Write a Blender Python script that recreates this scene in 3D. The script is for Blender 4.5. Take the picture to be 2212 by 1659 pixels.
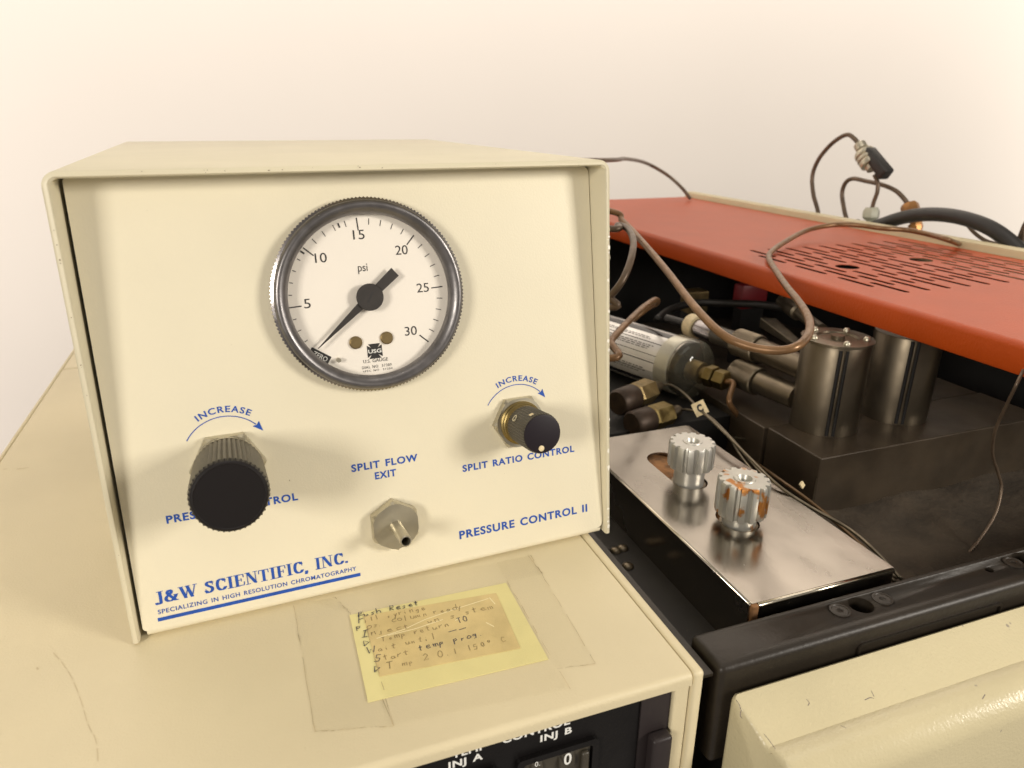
import bpy, bmesh, math, random
from mathutils import Vector, Matrix
import numpy as np
random.seed(7); rng = np.random.default_rng(7)
for o in list(bpy.data.objects): bpy.data.objects.remove(o)
SC = bpy.context.scene; COL = SC.collection

# ------------------------------------------------------------------ camera
PITCH, YAW, ROLL = 0.36311, 0.35074, 0.00572
CAM = np.array([0.05149, -0.22738, 0.16956])
FPX, PCX, PCY = 1534.0, 1106.0, 829.5            # focal length and centre in a 2212 x 1659 picture
def cam_axes():
    cp, sp, c, s = math.cos(PITCH), math.sin(PITCH), math.cos(YAW), math.sin(YAW)
    fw = np.array([s*cp, c*cp, -sp]); r = np.array([c, -s, 0.]); u = np.cross(r, fw)
    cr, sr = math.cos(ROLL), math.sin(ROLL)
    return np.array([cr*r+sr*u, -sr*r+cr*u, fw])
AX = cam_axes()
cd = bpy.data.cameras.new('camera'); cam = bpy.data.objects.new('camera', cd); COL.objects.link(cam)
mw = Matrix.Identity(4)
for i in range(3):
    mw[i][0] = AX[0][i]; mw[i][1] = AX[1][i]; mw[i][2] = -AX[2][i]; mw[i][3] = CAM[i]
cam.matrix_world = mw
cd.sensor_fit = 'HORIZONTAL'; cd.sensor_width = 36; cd.lens = 36*FPX/2212
cd.clip_start = .01; cd.clip_end = 20
cd.dof.use_dof = True; cd.dof.focus_distance = .285; cd.dof.aperture_fstop = 19
SC.camera = cam

# ------------------------------------------------------------------ light
w = bpy.data.worlds.new('World'); SC.world = w; w.use_nodes = True
w.node_tree.nodes['Background'].inputs[0].default_value = (1.0, .90, .80, 1)
w.node_tree.nodes['Background'].inputs[1].default_value = .28
def area(name, loc, target, size, power, col=(1, .93, .83)):
    l = bpy.data.lights.new(name, 'AREA'); l.shape = 'RECTANGLE'; l.size, l.size_y = size
    l.energy = power; l.color = col
    o = bpy.data.objects.new(name, l); COL.objects.link(o)
    o.location = loc; o.rotation_euler = (Vector(target)-Vector(loc)).to_track_quat('-Z', 'Y').to_euler()
    return o
area('photo_lamp', (-.56, -.60, .34), (.10, .02, .08), (.22, .22), 5.35)
area('photo_lamp', (.74, -.62, .36), (.10, .02, .08), (.22, .22), 5.7)
area('overhead_fill', (.10, .00, 1.55), (.10, .05, 0), (1.3, .6), 4.5)
area('overhead_fill', (.95, .42, 1.45), (.95, 1.25, 1.45), (3.6, .5), 51.0, (1, .93, .85))  # unseen wash, added to brighten the wall
area('wall_fill', (-1.15, .50, -.15), (-.75, 1.25, -.15), (.4, 1.6), 9.5, (1, .92, .85))  # unseen fill, added to lift the lower left of the wall
area('wall_fill', (2.75, .45, .15), (2.35, 1.25, .15), (.5, 1.4), 10.0, (1, .93, .84))  # unseen fill, added to lift the right side of the wall
SC.view_settings.view_transform = 'Standard'; SC.view_settings.look = 'None'
SC.view_settings.exposure = 0; SC.view_settings.gamma = 1; SC.view_settings.use_curve_mapping = False
SC.render.engine = 'CYCLES'; SC.cycles.max_bounces = 8; SC.cycles.transparent_max_bounces = 16

# ------------------------------------------------------------------ pixel -> place (a pixel gives a direction only)
def ray(x, y): return AX.T @ np.array([(x-PCX)/FPX, -(y-PCY)/FPX, 1.])
def pz(x, y, z0): d = ray(x, y); return CAM+d*((z0-CAM[2])/d[2])
def px_(x, y, x0): d = ray(x, y); return CAM+d*((x0-CAM[0])/d[0])
def py_(x, y, y0): d = ray(x, y); return CAM+d*((y0-CAM[1])/d[1])

# ------------------------------------------------------------------ materials
MATS = {}
def mat(name, base, rough=.5, metal=0., var=.0, vscale=40, bump=0., bscale=600, specks=0., speck_col=(.2, .15, .08),
        sscale=260, stain=None, stain_scale=60, stain_t=.6, stretch=None, spec=.5, rvar=0., coat=0., bdist=.0004):
    if name in MATS: return MATS[name]
    m = bpy.data.materials.new(name); m.use_nodes = True; nt = m.node_tree; N = nt.nodes; L = nt.links
    b = N['Principled BSDF']
    b.inputs['Roughness'].default_value = rough; b.inputs['Metallic'].default_value = metal
    b.inputs['Specular IOR Level'].default_value = spec; b.inputs['Coat Weight'].default_value = coat; b.inputs['Coat Roughness'].default_value = .38
    tc = N.new('ShaderNodeTexCoord'); mp = N.new('ShaderNodeMapping'); L.new(tc.outputs['Object'], mp.inputs[0])
    if stretch: mp.inputs['Scale'].default_value = stretch
    col = None
    rgb = N.new('ShaderNodeRGB'); rgb.outputs[0].default_value = (*base, 1); col = rgb.outputs[0]
    def noise(scale, detail=3, src=None):
        n = N.new('ShaderNodeTexNoise'); n.inputs['Scale'].default_value = scale; n.inputs['Detail'].default_value = detail
        L.new((src or mp.outputs[0]), n.inputs['Vector']); return n
    def mix(fac, a, c):
        x = N.new('ShaderNodeMix'); x.data_type = 'RGBA'; L.new(fac, x.inputs['Factor']); L.new(a, x.inputs[6])
        if isinstance(c, tuple): x.inputs[7].default_value = (*c, 1)
        else: L.new(c, x.inputs[7])
        return x.outputs[2]
    def ramp(src, lo, hi, a=0., c=1.):
        r = N.new('ShaderNodeMapRange'); L.new(src, r.inputs[0]); r.inputs[1].default_value = lo; r.inputs[2].default_value = hi
        r.inputs[3].default_value = a; r.inputs[4].default_value = c; return r.outputs[0]
    if var:
        n = noise(vscale, 5); f = ramp(n.outputs[0], .35, .65, 0, 1)
        col = mix(f, col, tuple(c*(1-var) for c in base))
    if stain:
        n = noise(stain_scale, 6, tc.outputs['Object']); f = ramp(n.outputs[0], stain_t, stain_t+.06, 0, .92)
        col = mix(f, col, stain)
    if specks:
        n = noise(sscale, 2, tc.outputs['Object']); f = ramp(n.outputs[0], 1-specks, 1-specks+.03, 0, .75)
        col = mix(f, col, speck_col)
    L.new(col, b.inputs['Base Color'])
    if rvar:
        n = noise(vscale*1.7, 4); L.new(ramp(n.outputs[0], .3, .7, max(rough-rvar, .02), rough+rvar), b.inputs['Roughness'])
    if bump:
        n = noise(bscale, 2); bp = N.new('ShaderNodeBump'); bp.inputs['Strength'].default_value = bump; bp.inputs['Distance'].default_value = bdist
        L.new(n.outputs[0], bp.inputs['Height']); L.new(bp.outputs[0], b.inputs['Normal'])
    MATS[name] = m; return m
def clear(name, tint=(1, 1, 1), ior=1.5, rough=.05, haze=0., haze_col=(.6, .55, .4)):
    m = bpy.data.materials.new(name); m.use_nodes = True; nt = m.node_tree; N = nt.nodes; L = nt.links; N.clear()
    out = N.new('ShaderNodeOutputMaterial'); tr = N.new('ShaderNodeBsdfTransparent'); tr.inputs[0].default_value = (*tint, 1)
    gl = N.new('ShaderNodeBsdfGlossy'); gl.inputs['Roughness'].default_value = rough
    lw = N.new('ShaderNodeLayerWeight'); lw.inputs[0].default_value = .5; f0 = ((ior-1)/(ior+1))**2
    p5 = N.new('ShaderNodeMath'); p5.operation = 'POWER'; L.new(lw.outputs['Facing'], p5.inputs[0]); p5.inputs[1].default_value = 5
    fr = N.new('ShaderNodeMath'); fr.operation = 'MULTIPLY_ADD'; L.new(p5.outputs[0], fr.inputs[0]); fr.inputs[1].default_value = 1-f0; fr.inputs[2].default_value = f0
    mx = N.new('ShaderNodeMixShader'); L.new(fr.outputs[0], mx.inputs[0]); L.new(tr.outputs[0], mx.inputs[1]); L.new(gl.outputs[0], mx.inputs[2])
    last = mx.outputs[0]
    if haze:
        df = N.new('ShaderNodeBsdfDiffuse'); df.inputs[0].default_value = (*haze_col, 1)
        m2 = N.new('ShaderNodeMixShader'); m2.inputs[0].default_value = haze; L.new(last, m2.inputs[1]); L.new(df.outputs[0], m2.inputs[2]); last = m2.outputs[0]
    L.new(last, out.inputs[0]); MATS[name] = m; return m

PANEL = mat('panel_paint', (.765, .705, .535), .46, var=.03, vscale=25, bump=.14, bscale=1500, specks=.20, sscale=420)
COVER = mat('cover_paint', (.68, .62, .45), .44, var=.07, vscale=16, bump=.18, bscale=1400, specks=.21, sscale=330)
COVER_EDGE = COVER
CTRL = mat('controller_paint', (.70, .61, .40), .45, var=.09, vscale=11, bump=.22, bscale=1200, specks=.215, sscale=240)
DOOR = mat('door_paint', (.61, .54, .345), .27, var=.08, vscale=18, bump=.45, bscale=900, specks=.235, sscale=160, speck_col=(.25, .22, .2))
BLUE = mat('blue_ink', (.012, .085, .44), .5, var=.2, vscale=400)
BLACK = mat('black_ink', (.02, .018, .018), .5)
WHITE_INK = mat('white_ink', (.82, .82, .78), .5)
BLACKPL = mat('black_plastic', (.007, .006, .006), .38, var=.3, vscale=120, bump=.15, bscale=900, spec=.3)
KNOBFACE = mat('knob_cap', (.008, .006, .006), .42, spec=.35)
KNOBPL = mat('knob_plastic', (.060, .051, .036), .42, var=.25, vscale=200, bump=.08, bscale=1500)  # lightened so knob sides look lamplit; caps use a darker copy
BLACKMET = mat('black_enamel', (.024, .018, .012), .44, spec=.4, var=.3, vscale=60, bump=.28, bscale=500, specks=.22, speck_col=(.09, .07, .05), sscale=180)
DARK = mat('dark_sheet', (.018, .015, .012), .55, var=.5, vscale=50, specks=.25, speck_col=(.06, .045, .03), sscale=90)
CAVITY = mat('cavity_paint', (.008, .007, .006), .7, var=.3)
FLOORM = mat('insulation_blanket', (.070, .052, .034), .9, var=.4, vscale=40, bump=.45, bscale=220, bdist=.002, specks=.24, speck_col=(.03, .022, .014), sscale=110)
NICKEL = mat('nickel', (.56, .52, .41), .36, .9, var=.15, vscale=90, rvar=.08)
CHROME = mat('bezel_steel', (.34, .32, .32), .22, 1, var=.12, vscale=150, rvar=.05)
BEZEL = mat('bezel_face', (.21, .20, .20), .36, .85, var=.25, vscale=160, rvar=.06, specks=.24, speck_col=(.6, .58, .55), sscale=900)
STEEL = mat('stainless', (.33, .30, .26), .23, 1, var=.12, vscale=20, rvar=.09, bump=.05, bscale=400, stretch=(1.6, .9, 1), specks=.25, speck_col=(.16, .11, .07), sscale=60)
STEELDK = mat('dark_steel', (.21, .175, .125), .38, .9, var=.25, vscale=60, rvar=.08)
TOWER = mat('tower_steel', (.17, .14, .10), .40, .9, var=.2, vscale=50, rvar=.06)
BLOCKM = mat('block_enamel', (.080, .060, .040), .38, .3, var=.4, vscale=30, rvar=.08)
ALU = mat('aluminium', (.70, .69, .65), .5, .5, var=.08, vscale=120, bump=.06, bscale=900)
ALUST = mat('aluminium_stained', (.52, .51, .46), .42, .75, var=.15, vscale=120, stain=(.40, .15, .012), stain_scale=105, stain_t=.53)
ALUST1 = mat('aluminium_light_stain', (.53, .52, .48), .42, .75, var=.08, vscale=120, stain=(.40, .17, .05), stain_scale=100, stain_t=.67)
RUST = mat('rust', (.36, .17, .06), .8, var=.65, vscale=130, bump=.6, bscale=500)
BRASS = mat('brass', (.27, .205, .085), .40, 1, var=.3, vscale=120, rvar=.1)
BRASSDK = mat('brass_dull', (.30, .22, .10), .45, .8, var=.4, vscale=140, rvar=.1)
COPPER = mat('aged_copper_tube', (.23, .125, .055), .36, .4, var=.3, vscale=120, rvar=.1)
COPPER2 = mat('grey_tube', (.15, .105, .07), .40, .4, var=.3, vscale=120, rvar=.1)
STEELTUBE = mat('steel_tube', (.20, .17, .12), .35, .8, var=.3, vscale=100)
ORANGE = mat('orange_enamel', (.46, .062, .003), .44, spec=.42, var=.08, vscale=30, bump=.5, bscale=750, specks=.2, sscale=300)
CREAM = mat('rear_panel_paint', (.62, .53, .33), .5, var=.08)
CABLE = mat('cable_rubber', (.022, .02, .018), .45, var=.25, vscale=70)
PAPER = mat('yellow_paper', (.80, .72, .34), .8, var=.06, vscale=60)
AGED = mat('aged_tape', (.76, .60, .28), .34, var=.18, vscale=70, bump=.35, bscale=220)
INK = mat('pen_ink', (.045, .045, .07), .6)
INKF = mat('faded_pen_ink', (.42, .30, .13), .6, var=.5, vscale=120)
CREASE = mat('tape_crease', (.90, .80, .50), .4)
TAPE_EDGE = mat('tape_edge', (.55, .43, .24), .5, var=.6, vscale=160)
TAPE = clear('clear_tape', (.997, .995, .988), 1.25, .25, .0, (.55, .45, .25))
DIAL = mat('dial_white', (.90, .85, .77), .5, specks=.19, sscale=500)
GLASS = clear('gauge_lens', (.985, .98, .97), 1.45, .03)
NEEDLE = mat('needle_black', (.030, .025, .022), .5, var=.3, vscale=300)
DOME = clear('clear_dome', (.90, .89, .82), 1.45, .06, .09, (.55, .53, .42))
LABEL = mat('silver_label', (.90, .88, .85), .22, .35, var=.25, vscale=30, rvar=.06)
GREYPL = mat('grey_plastic', (.42, .42, .33), .45)
DKGREY = mat('dark_grey_plastic', (.030, .023, .023), .45, spec=.35, var=.2, vscale=60)
IVORY = mat('ivory', (.80, .66, .40), .5, var=.2, vscale=500)
WALLM = mat('wall_paint', (.85, .795, .735), .75, var=.02, vscale=2)
BENCH = mat('bench_laminate', (.35, .32, .28), .6, var=.1)

# ------------------------------------------------------------------ objects
def thing(name, loc, label, cat, group=None):
    o = bpy.data.objects.new(name, None); COL.objects.link(o); o.empty_display_size = .01
    o.location = [float(v) for v in loc]; o['label'] = label; o['category'] = cat
    if group: o['group'] = group
    o.matrix_world = Matrix.Translation(o.location); return o
WL = {}
def wloc(o): return WL.get(o.name, Vector(o.location)) if o else Vector((0, 0, 0))
def finish(name, V, F, material, parent=None, smooth=None, slots=None, fmat=None):
    V = np.asarray(V, float); c = (V.min(0)+V.max(0))/2; c[2] = V[:, 2].min()
    me = bpy.data.meshes.new(name); me.from_pydata((V-c).tolist(), [], [list(map(int, f)) for f in F]); me.update()
    for m in ([material] if slots is None else slots): me.materials.append(m)
    if fmat is not None: me.polygons.foreach_set('material_index', fmat)
    bm = bmesh.new(); bm.from_mesh(me); bmesh.ops.recalc_face_normals(bm, faces=bm.faces); bm.to_mesh(me); bm.free()
    o = bpy.data.objects.new(name, me); COL.objects.link(o)
    WL[o.name] = Vector(c.tolist())
    if parent: o.parent = parent; o.location = Vector(c.tolist())-wloc(parent)
    else: o.location = c.tolist()
    if smooth is not None:
        me.shade_smooth() if smooth is True else None
        if smooth is not True:
            me.shade_smooth()
            me.set_sharp_from_angle(angle=math.radians(smooth))
    return o
def tag(o, label, cat, group=None):
    o['label'] = label; o['category'] = cat
    if group: o['group'] = group
    return o
class MB:
    def __init__(s): s.V = []; s.F = []
    def add(s, V, F):
        n = len(s.V); s.V += [tuple(map(float, v)) for v in V]; s.F += [[i+n for i in f] for f in F]; return s
    def build(s, name, m, parent=None, smooth=None): return finish(name, s.V, s.F, m, parent, smooth)
def bevelled(V, F, r, seg=2):
    me = bpy.data.meshes.new('t'); me.from_pydata([list(map(float, v)) for v in V], [], F)
    bm = bmesh.new(); bm.from_mesh(me)
    bmesh.ops.recalc_face_normals(bm, faces=bm.faces)
    bmesh.ops.bevel(bm, geom=list(bm.edges), offset=r, segments=seg, profile=.5, affect='EDGES', clamp_overlap=True)
    V2 = [v.co[:] for v in bm.verts]; bm.verts.index_update(); F2 = [[v.index for v in f.verts] for f in bm.faces]
    bm.free(); bpy.data.meshes.remove(me); return V2, F2
BOXF = [[0, 1, 2, 3], [4, 7, 6, 5], [0, 4, 5, 1], [1, 5, 6, 2], [2, 6, 7, 3], [3, 7, 4, 0]]
def boxg(x0, x1, y0, y1, z0, z1, r=0, seg=2):
    V = [(x0, y0, z0), (x1, y0, z0), (x1, y1, z0), (x0, y1, z0), (x0, y0, z1), (x1, y0, z1), (x1, y1, z1), (x0, y1, z1)]
    return bevelled(V, BOXF, r, seg) if r else (V, BOXF)
def frame(axis):
    a = np.asarray(axis, float); a /= np.linalg.norm(a)
    u = np.cross(a, (0, 0, 1.)) if abs(a[2]) < .9 else np.cross(a, (1., 0, 0)); u /= np.linalg.norm(u)
    return u, np.cross(a, u), a
def lathe(base, axis, prof, n=48, mod=None, frm=None, caps=True):
    """prof: (radius, height) list; mod(k, angle) multiplies the radius at profile row k"""
    u, v, a = frm if frm else frame(axis); base = np.asarray(base, float); V = []; F = []
    for k, (r, h) in enumerate(prof):
        for i in range(n):
            t = 2*math.pi*i/n; rr = r*(mod(k, i, t) if mod else 1)
            V.append(base+a*h+(u*math.cos(t)+v*math.sin(t))*rr)
    for k in range(len(prof)-1):
        for i in range(n):
            j = (i+1) % n; F.append([k*n+i, k*n+j, (k+1)*n+j, (k+1)*n+i])
    if caps:
        F.append(list(range(n))[::-1]); F.append([(len(prof)-1)*n+i for i in range(n)])
    return V, F
def catmull(P, sub=8):
    P = [np.asarray(p, float) for p in P]; Q = [2*P[0]-P[1]]+P+[2*P[-1]-P[-2]]; out = []
    for i in range(1, len(Q)-2):
        a, b, c, d = Q[i-1:i+3]
        for k in range(sub):
            t = k/sub; out.append(.5*((2*b)+(c-a)*t+(2*a-5*b+4*c-d)*t*t+(3*b-a-3*c+d)*t**3))
    out.append(P[-1]); return out
def tubeg(P, r, n=10, sub=8):
    C = catmull(P, sub) if sub else [np.asarray(p, float) for p in P]; V = []; F = []
    t0 = C[1]-C[0]; u, v, a = frame(t0)
    for i, c in enumerate(C):
        t = C[min(i+1, len(C)-1)]-C[max(i-1, 0)]; t = t/(np.linalg.norm(t)+1e-12)
        u = u-t*(u@t); u /= np.linalg.norm(u); v = np.cross(t, u)
        rr = r[i*len(r)//len(C)] if isinstance(r, list) else r
        for k in range(n):
            q = 2*math.pi*k/n; V.append(c+(u*math.cos(q)+v*math.sin(q))*rr)
    for i in range(len(C)-1):
        for k in range(n):
            j = (k+1) % n; F.append([i*n+k, i*n+j, (i+1)*n+j, (i+1)*n+k])
    F.append(list(range(n))[::-1]); F.append([(len(C)-1)*n+k for k in range(n)])
    return V, F
def circle(cx, cy, r, n=40): return [(cx+r*math.cos(2*math.pi*i/n), cy+r*math.sin(2*math.pi*i/n)) for i in range(n)]
def stadium(cx, y0, y1, r, n=8):
    P = [(cx+r*math.cos(math.pi*i/n), y1-r+r*math.sin(math.pi*i/n)) for i in range(n+1)]
    return P+[(cx-r*math.cos(math.pi*i/n), y0+r-r*math.sin(math.pi*i/n)) for i in range(n+1)]
def plateg(outer, holes, th):
    """flat plate with holes in local x,y; z 0..th"""
    cu = bpy.data.curves.new('c', 'CURVE'); cu.dimensions = '2D'; cu.fill_mode = 'BOTH'; cu.extrude = th/2
    for P in [outer]+holes:
        s = cu.splines.new('POLY'); s.points.add(len(P)-1); s.use_cyclic_u = True
        for i, p in enumerate(P): s.points[i].co = (p[0]*1000, p[1]*1000, 0, 1)
    cu.extrude = th/2*1000
    o = bpy.data.objects.new('c', cu); COL.objects.link(o)
    me = bpy.data.meshes.new_from_object(o.evaluated_get(bpy.context.evaluated_depsgraph_get()))
    V = [(v.co.x/1000, v.co.y/1000, v.co.z/1000+th/2) for v in me.vertices]; F = [list(p.vertices) for p in me.polygons]
    bpy.data.objects.remove(o); bpy.data.curves.remove(cu); bpy.data.meshes.remove(me); return V, F
def textg(s, bold=.0, spacing=1., shear=0):
    cu = bpy.data.curves.new('t', 'FONT'); cu.body = s; cu.size = 1; cu.offset = bold; cu.space_character = spacing; cu.shear = shear
    cu.space_word = 1.3
    cu.resolution_u = 4; cu.fill_mode = 'FRONT'
    o = bpy.data.objects.new('t', cu); COL.objects.link(o)
    me = bpy.data.meshes.new_from_object(o.evaluated_get(bpy.context.evaluated_depsgraph_get()))
    V = np.array([v.co[:] for v in me.vertices]); F = [list(p.vertices) for p in me.polygons]
    bpy.data.objects.remove(o); bpy.data.curves.remove(cu); bpy.data.meshes.remove(me); return V, F
CAPH = {}
def text2d(s, width, cap, bold=.02, spacing=1.1):
    """text fitted to a width and a cap height, baseline at y = 0, left at x = 0"""
    if bold not in CAPH:
        V, _ = textg('H', bold); CAPH[bold] = (V[:, 1].min(), V[:, 1].max())
    lo, hi = CAPH[bold]; V, F = textg(s, bold, spacing)
    x = (V[:, 0]-V[:, 0].min())/(V[:, 0].max()-V[:, 0].min())*width; y = (V[:, 1]-lo)/(hi-lo)*cap
    return np.c_[x, y], F
def ribbon(P, wd):
    P = [np.asarray(p, float) for p in P]; V = []; F = []
    for i, p in enumerate(P):
        t = P[min(i+1, len(P)-1)]-P[max(i-1, 0)]; t = t/(np.linalg.norm(t)+1e-12); nrm = np.array([-t[1], t[0]])*wd/2
        V += [p+nrm, p-nrm]
    for i in range(len(P)-1): F.append([2*i, 2*i+1, 2*i+3, 2*i+2])
    return V, F

# ================================================================== setting
finish('wall', [(-4, 1.25, -2), (5, 1.25, -2), (5, 1.25, 3), (-4, 1.25, 3)], [[0, 1, 2, 3]], WALLM)['kind'] = 'structure'
b = MB().add(*boxg(-.10, .72, -.12, .68, -.36, -.32)); o = b.build('bench_top', BENCH); o['kind'] = 'structure'

# ================================================================== pressure control box
BYAW, LEAN, ZC, PW_ = .04051, .18012, .00113, .180
Bx = np.array([math.cos(BYAW), math.sin(BYAW), 0]); By = np.array([-math.sin(BYAW), math.cos(BYAW), 0]); Bz = np.array([0, 0, 1.])
P0 = np.array([0, 0, ZC]); PU = Bx; PV = By*math.sin(LEAN)+Bz*math.cos(LEAN); PN = np.cross(PU, PV)
def P3(u, v, h=0): return P0+PU*u+PV*v+PN*h
def B3(x, y, z): return Bx*x+By*y+Bz*z
box = thing('pressure_control_box', B3(.09, .10, 0), 'cream steel pressure control box with round gauge and black knobs on the tan controller', 'control box')
# cover: bent sheet, U-shaped section, front edge leaning back
T = .0022; X0, X1, ZT = -.0024, .1824, .1538
def section(off, r, n=8):
    x0, x1, zt = X0+off, X1-off, ZT-off; r = max(r-off, .0012); P = [(x0, .0008)]
    for i in range(n+1):
        t = math.pi-math.pi/2*i/n; P.append((x0+r+r*math.cos(t), zt-r+r*math.sin(t)))
    for i in range(n+1):
        t = math.pi/2-math.pi/2*i/n; P.append((x1-r+r*math.cos(t), zt-r+r*math.sin(t)))
    return P+[(x1, .0008)]
def yfront(z): return -.0017+(z/ZT)*(.0149+.0017)
so, si = section(0, .0045), section(T, .0045); n = len(so); YB = .0149+.2339; V = []; F = []
for P, inset in ((so, 0), (si, 0)):
    for rows in ((0.0006, 0), (.0, .0006), (None, None)):
        for (x, z) in P:
            if rows[0] is None: V.append(B3(x, YB, z))
            else:
                ins = rows[0]; cx, cz = .09, .06
                sx = 1 if x < cx else -1
                # tiny rounding of the front edge
                xx = x+(ins*sx if (P is so and (x < .005 or x > .175)) else (-ins*sx if P is si and (x < .005 or x > .175) else 0))
                zz = z-(ins if P is so and z > .149 else 0)+(ins if P is si and z > .147 else 0)
                V.append(B3(xx, yfront(z)+rows[1], zz))
def strip(a, b_):
    for i in range(n-1): F.append([a*n+i, a*n+i+1, b_*n+i+1, b_*n+i])
strip(0, 1); strip(1, 2); strip(2, 5); strip(5, 4); strip(4, 3); strip(3, 0)
for e in (0, n-1): F.append([k*n+e for k in (0, 1, 2, 5, 4, 3)])
cover = finish('cover', V, F, COVER, box, 50)
# front panel with rounded lower corners, gauge hole, bent under at the bottom
GU, GV, GR = .0898, .1094, .0335
def rounded_panel():
    u0, u1, v0, v1, r = .0011, .1797, .0022, .1522, .003; P = []
    for (cx, cy, a0, rr) in ((u1-r, v0+r, -90, r), (u1-r, v1-r, 0, r), (u0+r*.4, v1-r*.4, 90, r*.4), (u0+r*.5, v0+r*.5, 180, r*.5)):
        for i in range(7):
            t = math.radians(a0+90*i/6); P.append((cx+rr*math.cos(t), cy+rr*math.sin(t)))
    return P
V, F = plateg(rounded_panel(), [circle(GU, GV, .0300, 64)], .0016)
finish('front_panel', [P3(x, y, z-.0016) for x, y, z in V], F, PANEL, box)
# bent lower lip of the panel
V = []; F = []; K = 7
for i in range(K):
    t = math.pi/2*i/(K-1); h = -.0022+.0022*math.cos(t); v = .0022-.0022*math.sin(t)
    V += [P3(.0022, v, h), P3(.1785, v, h)]
V += [P3(.0022, 0, -.03), P3(.1785, 0, -.03)]
for i in range(K): F.append([2*i, 2*i+1, 2*i+3, 2*i+2])
finish('panel_lower_lip', V, F, PANEL, box, True)
def chips(name, pts, mtl, parent, size):
    m = MB()
    for c, a, b_ in pts:
        n = 6; r = size*(.5+rng.random()); el = .5+1.6*rng.random()
        m.add([c+a*(r*el*math.cos(2*math.pi*i/n)*(.6+.6*rng.random()))+b_*(r*math.sin(2*math.pi*i/n)*(.6+.6*rng.random())) for i in range(n)], [list(range(n))])
    o = m.build(name, mtl, parent); o['kind'] = 'stuff'; return o
CHIP = mat('paint_primer', (.86, .82, .72), .6); GRIME = mat('paint_grime', (.26, .20, .13), .7)
fr_dir = B3(0, yfront(.1), .1)-B3(0, yfront(0), 0); fr_dir /= np.linalg.norm(fr_dir)
chips('paint_chips', [(B3(X1+.00012, yfront(z)+.0008+.0012*rng.random(), z), fr_dir, By) for z in .006+.14*rng.random(16)]+[(B3(X1-.0011+.0006*rng.random(), yfront(z)-.00012, z), fr_dir, Bx) for z in list(.004+.012*rng.random(6))+list(.02+.12*rng.random(12))], CHIP, box, .0005)
chips('grime_specks', [(B3(x, yfront(ZT-.001)-.00012, ZT-.0004-.0016*rng.random()), Bx, Bz) for x in .02+.155*rng.random(14)]+[(B3(X0+.0011, yfront(z)-.00012, z), fr_dir, Bx) for z in .004+.14*rng.random(10)], GRIME, box, .00016)
# back and base of the box
m = MB(); V, F = boxg(.0002, .1798, .236, .2376, .001, .150); m.add([B3(*v) for v in V], F); m.build('back_panel', COVER, box)
m = MB(); V, F = boxg(.0002, .1798, .008, .2355, .0005, .0022); m.add([B3(*v) for v in V], F); m.build('base_plate', DARK, box)

# ---- gauge
gauge = MB(); G0 = P3(GU, GV, 0); FR = (PU, PV, PN)
V, F = lathe(G0, PN, [(.0296, -.020), (.0298, -.0002), (.0294, -.0002), (.0293, -.0010), (.0001, -.0012)], 64, frm=FR, caps=False); gauge = finish('pressure_gauge', V, F, STEELDK, box, 40)
gauge['label'] = 'round pressure gauge reading zero psi in a knurled steel bezel'
NK = 320
V, F = lathe(G0, PN, [(.0305, .0002), (.0338, .0003), (.0339, .0030), (.0330, .0034)], NK, mod=lambda k, i, t: 1+(.008 if i % 2 else -.008)*(1 if k in (1, 2) else 0), frm=FR, caps=False)
finish('knurled_ring', V, F, CHROME, gauge, 30)
prof = [(.0328, .0024), (.0331, .0042), (.0328, .0056), (.0320, .0064), (.0309, .0063), (.0296, .0054), (.0288, .0043), (.0284, .0036), (.0283, .0030), (.0285, .0016), (.0292, .0002)]
V, F = lathe(G0, PN, prof, 96, frm=FR, caps=False); finish('bezel', V, F, BEZEL, gauge, 60)
V, F = lathe(G0, PN, [(.0292, .0002), (.0291, -.0006)], 96, frm=FR, caps=False); finish('inner_wall', V, F, DIAL, gauge, True)
DH = .0002
V, F = lathe(G0, PN, [(.0292, DH-.0008), (.0292, DH)], 96, frm=FR); finish('dial_face', V, F, DIAL, gauge)
def D3(x, y, h): return P3(GU-.0006+x, GV-.0004+y, h)
sc = MB(); SR = .0276
for p in range(1, 31):
    a = math.radians(228-9*p); major = p % 5 == 0
    r0, r1, wd = (SR-.0043, SR, .00042) if major else (SR-.0024, SR-.0003, .00026)
    if not major and p < 10: r0 += .0009
    d = np.array([math.cos(a), math.sin(a)]); q = np.array([-d[1], d[0]])*wd/2
    sc.add([D3(*(d*r0+q), DH+.0001), D3(*(d*r0-q), DH+.0001), D3(*(d*r1-q), DH+.0001), D3(*(d*r1+q), DH+.0001)], [[0, 1, 2, 3]])
sc.build('scale_marks', BLACK, gauge)
def dial_text(name, s, cx, cy, width, cap, bold=.0, ang=0, m=BLACK, h=DH+.0001, spacing=1.0):
    V, F = text2d(s, width, cap, bold, spacing); V = V-np.array([width/2, cap/2]); c, s_ = math.cos(ang), math.sin(ang)
    return finish(name, [D3(cx+x*c-y*s_, cy+x*s_+y*c, h) for x, y in V], F, m, gauge)
for s, cx, cy, wd in (('5', -.0213, -.0005, .0022), ('10', -.0150, .0147, .0040), ('15', -.0012, .0218, .0040), ('20', .0135, .0156, .0045), ('25', .0201, .0016, .0045), ('30', .0142, -.0137, .0045)):
    dial_text('scale_numeral', s, cx, cy, wd, .0032)
dial_text('unit_lettering', 'psi', -.0010, .0105, .0034, .0028)
dial_text('maker_lettering', 'U.S. GAUGE', .0003, -.0230, .0090, .0012)
dial_text('maker_lettering', 'DIAL NO  37309', .0005, -.0252, .0108, .0010, spacing=1.2)
dial_text('maker_lettering', 'SPEC NO  21204', .0007, -.0266, .0108, .0007, spacing=1.2)
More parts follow.
